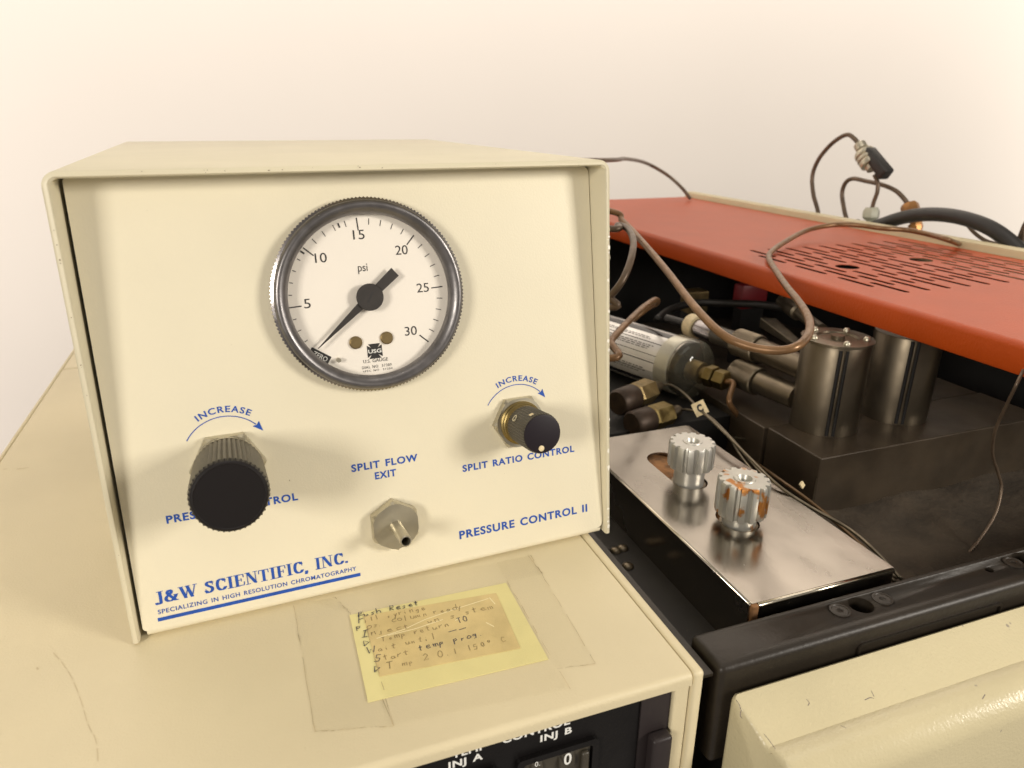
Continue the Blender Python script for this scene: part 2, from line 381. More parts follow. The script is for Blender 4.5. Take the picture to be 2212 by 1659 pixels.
# black flared-cross emblem with letters
V = []; F = []; cxm, cym, R_ = .0003, -.0196, .0026
for k in range(4):
    a = math.pi/2*k; c, s_ = math.cos(a), math.sin(a); B_ = [(.0, -.0004), (.0027, -.0022), (.0027, .0022), (.0, .0004)]
    F.append([len(V)+i for i in range(4)]); V += [D3(cxm+x*c-y*s_, cym+x*s_+y*c, DH+.0001+k*4e-6) for x, y in B_]
V += [D3(cxm+x, cym+y, DH+.00013) for x, y in ((-.0026, -.0009), (.0026, -.0009), (.0026, .0009), (-.0026, .0009))]; F.append([len(V)-4+i for i in range(4)])
finish('emblem', V, F, BLACK, gauge)
dial_text('emblem_lettering', 'USG', .0003, -.0196, .0048, .0014, .02, m=WHITE_INK, h=DH+.00022)
# ZERO flag
za = math.radians(-34); V = []
for x, y in ((-.0040, -.0015), (.0036, -.0015), (.0036, .0015), (-.0040, .0015)):
    V.append(D3(-.0190+x*math.cos(za)-y*math.sin(za), -.0192+x*math.sin(za)+y*math.cos(za), DH+.0001))
finish('zero_flag', V, [[0, 1, 2, 3]], BLACK, gauge)
dial_text('zero_lettering', 'ZERO', -.0190, -.0193, .0054, .0017, .015, za, WHITE_INK, DH+.00022)
for a_, r_ in ((107, .0272), (141, .0277)):
    d = np.array([math.cos(math.radians(a_)), math.sin(math.radians(a_))]); q = np.array([-d[1], d[0]])*.0003
    finish('pen_mark', [D3(*(d*(r_-.0016)+q), DH+.00012), D3(*(d*(r_-.0016)-q), DH+.00012), D3(*(d*r_-q), DH+.00012), D3(*(d*r_+q), DH+.00012)], [[0, 1, 2, 3]], BLACK, gauge)
# needle
na = math.radians(219.5); d = np.array([math.cos(na), math.sin(na)]); q = np.array([-d[1], d[0]]); nh = DH+.0022
def needle_pts(h): return [D3(*(d*r+q*s_), h) for r, s_ in ((.0255, .0001), (.0255, -.0001), (.004, -.0014), (-.0128, -.0019), (-.0128, .0019), (.004, .0014))]
V = needle_pts(nh)+needle_pts(nh+.0004); F = [[5, 4, 3, 2, 1, 0], [6, 7, 8, 9, 10, 11]]+[[i, (i+1) % 6, 6+(i+1) % 6, 6+i] for i in range(6)]
finish('needle', V, F, NEEDLE, gauge)
V, F = lathe(D3(0, 0, nh-.002), PN, [(.0022, 0), (.0022, .0024), (.0048, .0025), (.0048, .0030), (.0046, .0032)], 48, frm=FR); finish('needle_hub', V, F, NEEDLE, gauge, 15)
V, F = boxg(-.0021, .0021, -.00025, .00025, 0, .00005); ca, sa = math.cos(math.radians(60)), math.sin(math.radians(60)); finish('hub_slot', [D3(x*ca-y*sa, x*sa+y*ca, nh+.00121+z) for x, y, z in V], F, BLACK, gauge)
for (x, y) in ((-.0062, -.0158), (.0050, -.0153)):
    V, F = lathe(D3(x, y, DH), PN, [(.0023, 0), (.0023, .0006), (.0019, .0009)], 32, frm=FR); scw = finish('dial_screw', V, F, BRASSDK, gauge, 20)
V, F = lathe(D3(-.0130, -.0212, DH), PN, [(.0008, 0), (.0008, .0020)], 16, frm=FR); finish('stop_pin', V, F, NICKEL, gauge, 40)
V, F = lathe(G0, PN, [(.0286, .0006), (.0284, .0036), (.0282, .0038), (.0001, .0038)], 96, frm=FR, caps=False); finish('lens', V, F, GLASS, gauge, 20)

# ---- knobs, nuts, fitting
def hexg(base, R, h0, h1, rot=0, ch=.08):
    V = []; F = []; nn = 48
    def rad(t):
        a = (t-rot) % (math.pi/3); return R*math.cos(math.pi/6)/math.cos(a-math.pi/6)
    rows = [(h0, 1e9), (h1-.0009, 1e9), (h1, R*.90)]
    V, F = lathe(base, PN, [(1, rows[0][0]), (1, h1-.0011), (1, h1)], nn, mod=lambda k, i, t: rad(t) if k < 2 else min(rad(t), R*.895), frm=FR)
    return V, F
KL = P3(.0355, .0560, 0); NFL = 46
knob = None
def fl(k, i, t): return 1
V, F = lathe(KL, PN, [(.0108, .0060), (.0110, .0062), (.0113, .010), (.0117, .0335), (.0116, .0352), (.0110, .0362), (.0104, .0364)], NFL*4,
             mod=lambda k, i, t: 1-(.062*(.5+.5*math.cos(2*math.pi*i/4)) if 1 <= k <= 4 else (0)), frm=FR)
knob = finish('pressure_knob', V, F, mat('knob_side_lit', (.115, .098, .066), .42, .15, var=.2, vscale=200), box, 24); knob['label'] = 'large fluted black knob at the left of the panel'  # black plastic painted lighter on the sides, as if lamplit
V, F = hexg(KL, .0124, .0002, .0042, 0); finish('hex_nut', V, F, NICKEL, knob, 20)
V, F = lathe(KL, PN, [(.0108, .0042), (.0108, .0062)], 48, frm=FR); finish('bushing', V, F, NICKEL, knob, 30)
V, F = lathe(KL, PN, [(.0110, .0362), (.0106, .0366), (.0101, .0367), (.0099, .0365)], 64, frm=FR); finish('knob_face', V, F, KNOBFACE, knob, 30)
V, F = lathe(KL, PN, [(.01115, .0340), (.0116, .0341), (.0116, .0353), (.0110, .0362)], NFL*4, mod=lambda k, i, t: 1-(.055*(.5+.5*math.cos(2*math.pi*i/4)) if k < 3 else 0), frm=FR); finish('knob_rim', V, F, KNOBFACE, knob, 24)
KR = P3(.1436, .0549, 0)
V, F = lathe(KR, PN, [(.0064, .0070), (.0076, .0074), (.0078, .0222), (.0075, .0232), (.0069, .0236)], 44*4,
             mod=lambda k, i, t: 1-(.04*(.5+.5*math.cos(2*math.pi*i/4)) if 1 <= k <= 3 else 0), frm=FR)
knob2 = finish('split_ratio_knob', V, F, KNOBPL, box, 24); knob2['label'] = 'small fluted black knob with a pale dot'
V, F = lathe(KR, PN, [(.0074, .0233), (.0072, .0237), (.0067, .0238)], 48, frm=FR); finish('knob_face', V, F, mat('knob_cap_purple', (.010, .006, .010), .45, spec=.35), knob2, 30)
V, F = hexg(KR, .0112, .0002, .0032, 0.0); finish('hex_nut', V, F, NICKEL, knob2, 20)
V, F = lathe(KR, PN, [(.0087, .0032), (.0087, .0038), (.0081, .0042), (.0081, .0050), (.0076, .0054), (.0070, .0085)], 48, frm=FR); finish('brass_collar', V, F, BRASS, knob2, 30)
V, F = lathe(P3(.1427, .0496, .0235), PN, [(.0011, 0), (.0011, .0006), (.0007, .0008)], 24, frm=FR); finish('pointer_dot', V, F, IVORY, knob2, 30)
dn = -PU*.80+PV*.60; cs = KR+PN*.0125+dn*.0071; fs = frame(dn)
V, F = lathe(cs, dn, [(.0014, 0), (.0014, .0008), (.0008, .0008), (.0007, .0002)], 20); finish('set_screw', V, F, NICKEL, knob2, 30)
V = [KR+PN*h+(PU*math.cos(t)+PV*math.sin(t))*.00782 for h in (.0196, .0218) for t in [math.radians(105+q*4) for q in range(4)]]
finish('pointer_line', V, [[0, 1, 5, 4], [1, 2, 6, 5], [2, 3, 7, 6]], IVORY, knob2)
EX = P3(.0900, .0233, 0)
V, F = hexg(EX, .0098, .0002, .0050, math.pi/2); fit = finish('split_flow_exit', V, F, NICKEL, box, 20); fit['label'] = 'hexagonal nickel fitting with an open tube end'
V, F = lathe(EX, PN, [(.0024, .0050), (.0022, .0056), (.00215, .0200), (.0019, .0203), (.0016, .0203), (.0016, .0080)], 32, frm=FR, caps=False); finish('outlet_tube', V, F, NICKEL, fit, 40)
V, F = lathe(EX, PN, [(.0016, .0080), (.0001, .0080)], 24, frm=FR, caps=False); finish('bore', V, F, CAVITY, fit)

# ---- printed lettering on the panel
IH = .00010
def print_text(s, u, v, width, cap, bold=.03, spacing=1.15, slope=0):
    V, F = text2d(s, width, cap, bold, spacing)
    return finish('printed_lettering', [P3(u+x, v+y+slope*x, IH) for x, y in V], F, BLUE, box)
print_text('SPLIT FLOW', .0766, .0457, .0250, .0028)
print_text('EXIT', .0849, .0413, .0080, .0028)
print_text('SPLIT RATIO CONTROL', .1190, .0380, .0488, .0028)
print_text('PRESSURE CONTROL', .0137, .0389, .0430, .0028)
print_text('PRESSURE CONTROL II', .1155, .0107, .0571, .0034)
print_text('SPECIALIZING IN HIGH RESOLUTION CHROMATOGRAPHY', .0065, .0074, .0678, .0016, .012, 1.15)
V = [P3(.0061, .0048, IH), P3(.0756, .0048, IH), P3(.0756, .0061, IH), P3(.0061, .0061, IH)]
finish('printed_bar', V, [[0, 1, 2, 3]], BLUE, box)
# bold high-contrast serif lettering drawn with a broad nib
def arc(cx, cy, rx, ry, a0, a1, n=14): return [(cx+rx*math.cos(math.radians(a0+(a1-a0)*i/n)), cy+ry*math.sin(math.radians(a0+(a1-a0)*i/n))) for i in range(n+1)]
GL = {
 'I': (.34, [[(.17, 0), (.17, 1)]], [(.17, 0, .17), (.17, 1, .17)], []),
 'J': (.46, [[(.32, 1), (.32, .12), (.24, -.02), (.12, -.04), (.08, .08)]], [(.32, 1, .17)], []),
 'E': (.62, [[(.17, 0), (.17, 1)]], [(.17, 0, .17), (.17, 1, .17)], [[(.1, .97), (.55, .97)], [(.1, .03), (.56, .03)], [(.1, .51), (.42, .51)], [(.55, .97), (.56, .74)], [(.56, .03), (.59, .30)], [(.42, .40), (.42, .62)]]),
 'F': (.58, [[(.17, 0), (.17, 1)]], [(.17, 0, .18), (.17, 1, .17)], [[(.1, .97), (.53, .97)], [(.1, .49), (.42, .49)], [(.53, .97), (.55, .72)], [(.42, .37), (.42, .61)]]),
 'T': (.64, [[(.31, 0), (.31, .97)]], [(.31, 0, .18)], [[(.04, .97), (.58, .97)], [(.04, .97), (.02, .70)], [(.58, .97), (.60, .70)]]),
 'N': (.74, [[(.16, .98), (.58, .04)]], [(.14, 1, .14), (.14, 0, .13), (.60, 1, .13)], [[(.12, 0), (.12, 1)], [(.60, 0), (.60, 1)]]),
 'S': (.56, [[(.44, .84), (.30, .96), (.16, .88), (.13, .72), (.25, .57), (.40, .43), (.43, .24), (.32, .06), (.18, .03), (.06, .20)]], [], [[(.46, .96), (.46, .68)], [(.06, .02), (.06, .32)]]),
 'C': (.66, [[(.54, .80), (.46, .93), (.34, .98), (.20, .88), (.14, .66), (.13, .42), (.18, .17), (.33, .02), (.48, .07), (.57, .24)]], [], [[(.57, .97), (.57, .66)]]),
 'W': (.98, [[(.10, 1), (.32, .02)], [(.46, 1), (.68, .02)]], [(.10, 1, .14), (.48, 1, .13), (.90, 1, .12)], [[(.32, .02), (.50, .9)], [(.68, .02), (.89, 1)]]),
 '&': (.82, [[(.62, .02), (.26, .62), (.22, .82), (.34, .96), (.44, .82), (.38, .66), (.16, .44), (.10, .22), (.24, .03), (.42, .06), (.60, .28), (.68, .48)]], [(.66, .50, .12), (.66, .02, .12)], []),
 ',': (.26, [[(.10, .06), (.12, -.02), (.07, -.18)]], [], []), '.': (.26, [[(.10, .03), (.10, .14)]], [], []), ' ': (.34, [], [], [])}
def hull(P):
    P = sorted(set((round(x, 6), round(y, 6)) for x, y in P))
    def half(Q):
        h = []
        for p in Q:
            while len(h) > 1 and (h[-1][0]-h[-2][0])*(p[1]-h[-2][1])-(h[-1][1]-h[-2][1])*(p[0]-h[-2][0]) <= 0: h.pop()
            h.append(p)
        return h[:-1]
    return half(P)+half(P[::-1])
def serif_line(s, u, v, width, cap):
    pieces = []; x = 0
    for ch in s:
        adv, thick, ser, thin = GL[ch]
        for st, hx, hy in [(t, .085, .03) for t in thick]+[(t, .022, .03) for t in thin]+[([(a-w_, y_), (a+w_, y_)], .01, .028) for a, y_, w_ in ser]:
            if len(st) > 2: st = [tuple(p) for p in catmull([(*p, 0) for p in st], 4)]
            for a, b_ in zip(st, st[1:]):
                pieces.append([(px+x, py) for px, py in hull([(q[0]+sx*hx, min(max(q[1]+sy*hy, -.25), 1.02)) for q in (a, b_) for sx in (-1, 1) for sy in (-1, 1)])])
        x += adv+.045
    V = []; F = []; k = width/x
    for i, P in enumerate(pieces):
        F.append([len(V)+j for j in range(len(P))]); V += [P3(u+px*k, v+py*cap, IH+(i % 40)*1.5e-6) for px, py in P]
    return finish('printed_logo_lettering', V, F, BLUE, box)
serif_line('J&W SCIENTIFIC, INC.', .0062, .0112, .0660, .0043)
def curved_print(cu, cv, R, a0, a1, Rt, s, cap, ta0, ta1):
    pts = [(cu+R*math.cos(math.radians(a)), cv+R*math.sin(math.radians(a))) for a in np.linspace(a0, a1, 40)]
    V, F = ribbon(pts[:-3], .00032); m = MB().add([P3(*p, IH) for p in V], F)
    e = np.array(pts[-1]); t = np.array([math.sin(math.radians(a1)), -math.cos(math.radians(a1))]); t /= np.linalg.norm(t); nn = np.array([-t[1], t[0]])
    m.add([P3(*q, IH+3e-6) for q in (e+t*.0012, e-t*.0024+nn*.00135, e-t*.0019, e-t*.0024-nn*.00135)], [[0, 1, 2, 3]])
    m.build('printed_arrow', BLUE, box)
    wd = Rt*math.radians(ta0-ta1); V, F = text2d(s, wd, cap, .02, 1.2)
    W = []
    for x, y in V:
        a = math.radians(ta0)-x/Rt; W.append(P3(cu+(Rt+y)*math.cos(a), cv+(Rt+y)*math.sin(a), IH))
    finish('printed_lettering', W, F, BLUE, box)
# circle through three points
def circ3(a, b_, c):
    ax, ay = a; bx, by = b_; cx, cy = c; d = 2*(ax*(by-cy)+bx*(cy-ay)+cx*(ay-by))
    ux = ((ax*ax+ay*ay)*(by-cy)+(bx*bx+by*by)*(cy-ay)+(cx*cx+cy*cy)*(ay-by))/d
    uy = ((ax*ax+ay*ay)*(cx-bx)+(bx*bx+by*by)*(ax-cx)+(cx*cx+cy*cy)*(bx-ax))/d
    return ux, uy, math.hypot(ax-ux, ay-uy)
for A_, B_, C_, t0, t1 in (((.0237, .0663), (.0360, .0730), (.0480, .0662), (.0279, .0727), (.0447, .0725)), ((.1313, .0630), (.1440, .0697), (.1558, .0630), (.1358, .0697), (.1525, .0692))):
    cu, cv, R = circ3(A_, B_, C_); an = lambda p: math.degrees(math.atan2(p[1]-cv, p[0]-cu))
    curved_print(cu, cv, R, an(A_), an(C_)+4, R+.0014, 'INCREASE', .0022, an(t0), an(t1))

# ================================================================== temperature controller under the box
YF, XL, XS, XO, XLO = -.0769, -.0838, .1697, .1743, -.0865
ctl = thing('temperature_controller', (.045, .15, -.31), 'wide tan steel controller with a black front panel, under the pressure control box', 'instrument')
YJ = float(pz(133, 798, 0)[1]); YE = .47
def top_sheet(y0, y1, front):
    P = [(y1, -.004), (y1, 0.)]
    if front:
        r = .0022
        P += [(y0+r-r*math.sin(t), -r+r*math.cos(t)) for t in np.linspace(0, math.pi/2, 7)]+[(y0, -.0046), (y0+.0012, -.0050), (y0+.0026, -.0050), (y0+.0026, -.004)]
    else: P += [(y0, 0), (y0, -.004)]
    V = [(XL, y, z) for y, z in P]+[(XS, y, z) for y, z in P]; k = len(P)
    F = [[i, (i+1) % k, k+(i+1) % k, k+i] for i in range(k)]+[list(range(k))[::-1], list(range(k, 2*k))]
    return V, F
finish('top_cover', *top_sheet(YF, YJ-.0006, True), CTRL, ctl, 35)
finish('rear_cover', *top_sheet(YJ+.0006, YE, False), CTRL, ctl)
V, F = boxg(XS+.0005, XO, YF-.0002, YE, -.30, .0002, .0014, 3); finish('side_trim', V, F, CTRL, ctl, 40)
V, F = boxg(XLO, XL-.0005, YF-.0002, YE, -.30, .0002, .0010, 3); finish('side_trim', V, F, CTRL, ctl, 40)
V, F = boxg(.1640, XS, YF+.0010, YF+.012, -.30, -.0052, .0006, 2); finish('corner_post', V, F, CTRL, ctl)
V, F = boxg(XL, .1637, -.0740, -.066, -.30, -.0055); finish('front_panel', V, F, BLACKPL, ctl)
V, F = boxg(XL+.001, XS-.001, -.060, YE-.002, -.30, -.012); finish('chassis', V, F, DARK, ctl)
V, F = boxg(.1527, .1636, -.0747, -.0741, -.30, -.0056); finish('grey_side_strip', V, F, DKGREY, ctl)
V, F = boxg(.1556, .1630, -.0795, -.0748, -.11, -.0215, .0012, 3); finish('pull_handle', V, F, DKGREY, ctl, 50)
for x in (-.06, .15):
    for y in (-.04, .40):
        V, F = lathe((x, y, -.3205), (0, 0, 1), [(.012, 0), (.013, .0206)], 20); finish('foot', V, F, CABLE, ctl, 40)
def panel_text(s, x, z, width, cap, bold=.03, y=-.07412, m=WHITE_INK):
    V, F = text2d(s, width, cap, bold, 1.1); return finish('panel_lettering', [(x+a, y, z+c) for a, c in V], F, m, ctl)
q0, q1 = py_(1500*.60636+.60636*.4521*245, (2400+640*.4521)*.60636, -.0741), py_((1500+.4521*510)*.60636, (2400+565*.4521)*.60636, -.0741)
q2, q3 = py_((1500+.4521*640)*.60636, (2400+530*.4521)*.60636, -.0741), py_((1500+.4521*1175)*.60636, (2400+382*.4521)*.60636, -.0741)
panel_text('TEMP', q0[0], -.0088, q1[0]-q0[0], .0030)
panel_text('CONTROL', q2[0], -.0088, q3[0]-q2[0], .0030)
panel_text('INJ A', .0882, -.0125, .0107, .0027); panel_text('INJ B', .1176, -.0127, .0107, .0027)
# thumbwheel window: raised rounded frame, recessed wheels
def rrect(x0, x1, z0, z1, r, n=6):
    P = []
    for cx, cz, a0 in ((x1-r, z0+r, -90), (x1-r, z1-r, 0), (x0+r, z1-r, 90), (x0+r, z0+r, 180)):
        P += [(cx+r*math.cos(math.radians(a0+90*i/n)), cz+r*math.sin(math.radians(a0+90*i/n))) for i in range(n+1)]
    return P
for (xa, xb) in ((.1095, .1375), (.0760, .1035)):
    V, F = plateg(rrect(xa, xb, -.060, -.0165, .002), [rrect(xa+.0022, xb-.0022, -.058, -.0187, .001)], .0016)
    wf = finish('thumbwheel_frame', [(x, -.0741-z, y) for x, y, z in V], F, BLACKPL, ctl)
    V, F = boxg(xa+.0026, xb-.0026, -.0746, -.0742, -.0575, -.0190); finish('window', V, F, KNOBPL, wf)
    for xc, wdg in ((xb-.0111, .0054), (xb-.0212, .0040)):
        V, F = lathe((xc-wdg/2, -.0700, -.0235), (1, 0, 0), [(.0056, 0), (.0060, .0003), (.0060, wdg-.0003), (.0056, wdg)], 40); finish('thumbwheel', V, F, KNOBPL, wf, 30)
    V, F = boxg(xb-.0061, xb-.0036, -.0765, -.0746, -.034, -.0205, .0007); finish('wheel_tab', V, F, KNOBPL, wf, 50)
panel_text('0', .1250, -.0231, .0026, .0047, .015, -.07622); panel_text('0.', .1151, -.0198, .0017, .0019, .0, -.07622)
# scuffs on the top
sm = MB()
for P in ([(36, 1014), (62, 1010)], [(6, 1014), (16, 1013)], [(80, 2380*.606), (82, 1447)],):
    P = [pz(x, y, 0)[:2] for x, y in P]; V, F = ribbon(P, .0005); sm.add([(x, y, .00012) for x, y in V], F)
P = [pz(x, y, 0)[:2] for x, y in [(115, 1410), (140, 1440), (160, 1475), (177, 1520), (190, 1565), (207, 1600), (213, 1655)]]
C_ = catmull([(*p, 0) for p in P], 6)
for i in range(0, len(C_)-3, 4):
    V, F = ribbon([c[:2] for c in C_[i:i+4]], .00014); sm.add([(x, y, .00012) for x, y in V], F)
sm.build('scuff_mark', mat('scuff', (.56, .46, .28), .6), ctl)['kind'] = 'stuff'

# ================================================================== note and tape
note = thing('taped_note', (.0985, -.033, 0.0001), 'yellow paper note with faded handwriting taped below the pressure control box', 'note')
def flat(P, z): return [(x, y, z) for x, y in P]
npz = .0004
PQ = [(.0690, -.0105), (.1285, -.0116), (.1280, -.0550), (.0686, -.0534)]
V = flat(PQ, .00015)+flat(PQ, npz); F = [[3, 2, 1, 0], [4, 5, 6, 7]]+[[i, (i+1) % 4, 4+(i+1) % 4, 4+i] for i in range(4)]
finish('paper', V, F, PAPER, note)
TQ = [(.0735, -.0128), (.1228, -.0164), (.1210, -.0473), (.0738, -.0442)]
V = flat(TQ, npz+.00004)+flat(TQ, npz+.00016); finish('aged_label', V, F, AGED, note)
STROKE = {'a': [[(.7, .5), (.3, .5), (.1, .25), (.3, 0), (.6, .1), (.7, .5), (.75, 0)]], 'b': [[(.1, 1), (.1, 0), (.6, .05), (.6, .4), (.1, .4)]], 'c': [[(.7, .45), (.3, .5), (.1, .25), (.3, 0), (.7, .08)]], 'd': [[(.7, .4), (.3, .45), (.1, .2), (.3, 0), (.65, .1), (.7, 1)]],
 'e': [[(.1, .25), (.6, .3), (.5, .5), (.2, .45), (.1, .2), (.3, 0), (.7, .1)]], 'g': [[(.6, .45), (.2, .45), (.1, .2), (.5, .1), (.65, .45), (.6, -.3), (.2, -.35)]], 'h': [[(.1, 1), (.1, 0)], [(.1, .35), (.4, .5), (.6, .35), (.6, 0)]], 'i': [[(.3, .45), (.3, 0)], [(.3, .7), (.32, .75)]], 'j': [[(.4, .45), (.4, -.3), (.1, -.3)]],
 'k': [[(.1, 1), (.1, 0)], [(.6, .5), (.15, .25), (.6, 0)]], 'l': [[(.3, 1), (.3, 0)]], 'm': [[(.05, .5), (.1, 0)], [(.1, .35), (.3, .5), (.4, 0)], [(.4, .35), (.6, .5), (.7, 0)]], 'n': [[(.1, .5), (.12, 0)], [(.12, .3), (.45, .5), (.6, 0)]], 'o': [arc(.4, .25, .3, .25, 90, 450, 8)], 'p': [[(.1, .5), (.1, -.4)], [(.1, .45), (.5, .5), (.6, .25), (.1, .1)]],
 'r': [[(.1, .5), (.12, 0)], [(.12, .3), (.5, .5)]], 's': [[(.6, .45), (.2, .42), (.5, .2), (.4, 0), (.1, .05)]], 't': [[(.3, .9), (.3, .05), (.5, 0)], [(.05, .55), (.6, .6)]], 'u': [[(.1, .5), (.12, .1), (.4, 0), (.6, .45), (.65, 0)]], 'y': [[(.1, .5), (.3, .1), (.6, .5)], [(.6, .5), (.2, -.4)]],
 'P': [[(.15, 0), (.15, 1), (.6, .95), (.6, .55), (.15, .5)]], 'R': [[(.15, 0), (.15, 1), (.6, .9), (.6, .6), (.15, .5), (.7, 0)]], 'F': [[(.15, 0), (.15, 1), (.65, 1)], [(.15, .5), (.5, .55)]], 'I': [[(.1, 1), (.6, 1)], [(.35, 1), (.3, 0)], [(.05, 0), (.6, 0)]], 'D': [[(.1, 0), (.12, 1), (.75, .55), (.1, 0)]], 'W': [[(.05, 1), (.2, 0), (.4, .6), (.6, 0), (.8, 1)]], 'S': [[(.7, .9), (.3, 1), (.2, .6), (.65, .4), (.5, 0), (.1, .1)]], 'T': [[(.05, 1), (.75, 1)], [(.4, 1), (.38, 0)]], 'O': [arc(.4, .5, .32, .5, 90, 450, 10)], 'C': [[(.75, .85), (.3, 1), (.1, .5), (.3, 0), (.75, .15)]],
 '.': [[(.2, 0), (.25, .05)]], '-': [[(0, .4), (.8, .45)]], '2': [[(.1, .8), (.4, 1), (.6, .7), (.1, 0), (.7, .05)]], '0': [arc(.35, .5, .28, .48, 90, 450, 10)], '1': [[(.3, 1), (.3, 0)]], '5': [[(.6, 1), (.2, 1), (.15, .55), (.6, .5), (.5, 0), (.1, .05)]], '*': [arc(.3, .85, .15, .15, 90, 450, 6)], ' ': []}
def write(s, x, y, x1, h, slope, ink, z, wob=.06):
    m = MB(); k = (x1-x)/(len(s)*.85)
    for i, ch in enumerate(s):
        dy, sh, gs = rng.normal(0, .00018), rng.normal(.15, .12), 1+rng.normal(0, .14); dx = rng.normal(0, .00015)
        if ink is INKF and rng.random() < .06: continue
        for st in STROKE[ch]:
            P = [np.array([x+dx+(i*.85+(px+sh*py*.5)*.8*gs)*k+rng.normal(0, wob)*.0012, y+dy+slope*(i*.85*k)+py*h*gs+rng.normal(0, wob)*.0012]) for px, py in st]
            V, F = ribbon(P, .00032 if ink is INK else .00028); m.add([(a, c, z+rng.random()*2e-5) for a, c in V], F)
    m.build('handwriting', ink, note)
zi = npz+.00021
LN = [('Push Reset', .0713, -.0132, .0945, INK), ('F', .0711, -.0163, .0730, INK), ('ill syringe', .0733, -.0166, .0960, INKF), ('P', .0707, -.0198, .0727, INK), ('os. column ready', .0733, -.0202, .1090, INKF),
      ('I', .0718, -.0240, .0738, INK), ('nject run system', .0742, -.0243, .1197, INKF), ('D', .0716, -.0283, .0740, INK), ('Temp return', .0775, -.0283, .1020, INKF), ('TO', .1045, -.0279, .1085, INK),
      ('W', .0722, -.0325, .0746, INK), ('ait until', .0752, -.0328, .0960, INKF), ('--', .1000, -.0324, .1075, INK), ('S', .0736, -.0372, .0756, INK), ('tart ', .0762, -.0375, .0880, INKF), ('temp prog.', .0885, -.0368, .1122, INK), ('D', .0728, -.0418, .0753, INK), ('Temp 2 0.1 150* C', .0765, -.0422, .1185, INKF)]
for s, x, y, x1, ink in LN:
    one = len(s) == 1
    write(s, x-(.0006 if one else 0), y, x+.0030 if one else x1, .0031 if one else .0026, -.01, ink, zi)
cm = MB()
for P in ([(.076, -.0262), (.086, -.0248), (.094, -.0222), (.104, -.0205), (.119, -.0186)], [(.080, -.0260), (.090, -.0258), (.1, -.0243)], [(.1195, -.0182), (.1203, -.0225)], [(.1040, -.0265), (.1055, -.0255)], [(.114, -.031), (.116, -.034)]):
    V, F = ribbon(P, .00035); cm.add([(x, y, npz+.00019) for x, y in V], F)
cm.build('tape_crease', CREASE, note)
# strips of old clear tape over the note and around it
def tape(Q, z, edges):
    V = flat(Q, z); tp = finish('clear_tape', V, [[0, 1, 2, 3]], TAPE, note); em = MB()
    for a, b_ in edges:
        A_, B_ = np.array(Q[a]), np.array(Q[b_]); P = [A_+(B_-A_)*t+rng.normal(0, .00010, 2) for t in np.linspace(0, 1, 16)]
        for i in range(15):
            if rng.random() < .72:
                V, F = ribbon(P[i:i+2], .00006+.00014*rng.random()); em.add([(x, y, z+.00004) for x, y in V], F)
    em.build('tape_edge', TAPE_EDGE, tp)['kind'] = 'stuff'
tape([(.0505, .0020), (.0650, .0020), (.0655, -.0625), (.0522, -.0592)], .00016, [(0, 3), (2, 3)])
tape([(.0652, .0020), (.0692, -.0086), (.0741, -.0651), (.0655, -.0624)], .00020, [(0, 1), (1, 2), (2, 3)])
tape([(.0735, -.0100), (.1290, -.0110), (.1292, -.0697), (.0742, -.0652)], .00072, [(1, 2), (0, 3)])
tape([(.1292, .0026), (.1442, .0026), (.1419, -.0620), (.1292, -.0600)], .00024, [(1, 2), (2, 3)])
tape([(.0560, .0022), (.1430, .0022), (.1440, -.0110), (.0690, -.0095)], .00030, [(2, 1)])

# ================================================================== gas chromatograph
gc = thing('gas_chromatograph', (.39, .28, -.315), 'open black and cream gas chromatograph with an orange slotted lid, beside the tan controller', 'instrument')
ZR, ZF, ZS = -.008, -.045, -.008
def boolcut(o, cutters):
    for (V, F) in cutters:
        c = finish('cut', V, F, None); md = o.modifiers.new('b', 'BOOLEAN'); md.object = c; md.operation = 'DIFFERENCE'; md.solver = 'EXACT'
        if o.parent: bpy.context.view_layer.update()
        dg = bpy.context.evaluated_depsgraph_get(); me = bpy.data.meshes.new_from_object(o.evaluated_get(dg))
        o.modifiers.clear(); o.data = me; bpy.data.objects.remove(c)
# floor: rough insulation
nx, ny = 90, 110; V = []; F = []
for j in range(ny+1):
    for i in range(nx+1):
        x = .19+.41*i/nx; y = -.0515+.49*j/ny
        hgt = .0018*math.sin(x*91+1.3*math.sin(y*77))*math.sin(y*83)+.0012*rng.random()
        cl = math.exp(-(((x-.335)/.05)**2+((y+.033)/.014)**2)); hgt += cl*(.006*rng.random()-.003)
        V.append((x, y, ZF-.003+hgt))
for j in range(ny):
    for i in range(nx): a = j*(nx+1)+i; F.append([a, a+1, a+nx+2, a+nx+1])
finish('insulation_floor', V, F, FLOORM, gc, True)
V, F = boxg(.1765, .60, -.0505, .435, -.30, -.0505); finish('oven_body', V, F, DARK, gc)
V, F = boxg(.1768, .1785, -.0690, .60, -.30, -.0121); finish('left_side_panel', V, F, BLACKMET, gc)
hx, hy = pz(1421, 1377, -.012)[:2]
V, F = plateg([(.1768, -.069), (.1842, -.069), (.1842, .435), (.1768, .435)], [circle(hx, hy, .0032, 24)], .0012); finish('side_flange', [(x, y, z-.012) for x, y, z in V], F, BLACKMET, gc)
V, F = boxg(.1845, .2172, -.0515, .435, -.036, -.034); finish('side_shelf', V, F, DARK, gc)
for x, y in ((1356, 1224), (1345, 1185), (1428, 1202), (1330, 1190)):
    p = pz(x, y, -.034); V, F = lathe(p, (0, 0, 1), [(.0030, 0), (.0028, .0008), (.0016, .0016), (.0002, .0018)], 20); finish('shelf_sheen_bump', V, F, STEELDK, gc, 50)  # metal bumps standing in for a blurred sheen on the shelf
V, F = boxg(.180, .61, .436, .60, -.30, .0515); finish('rear_body', V, F, CAVITY, gc)
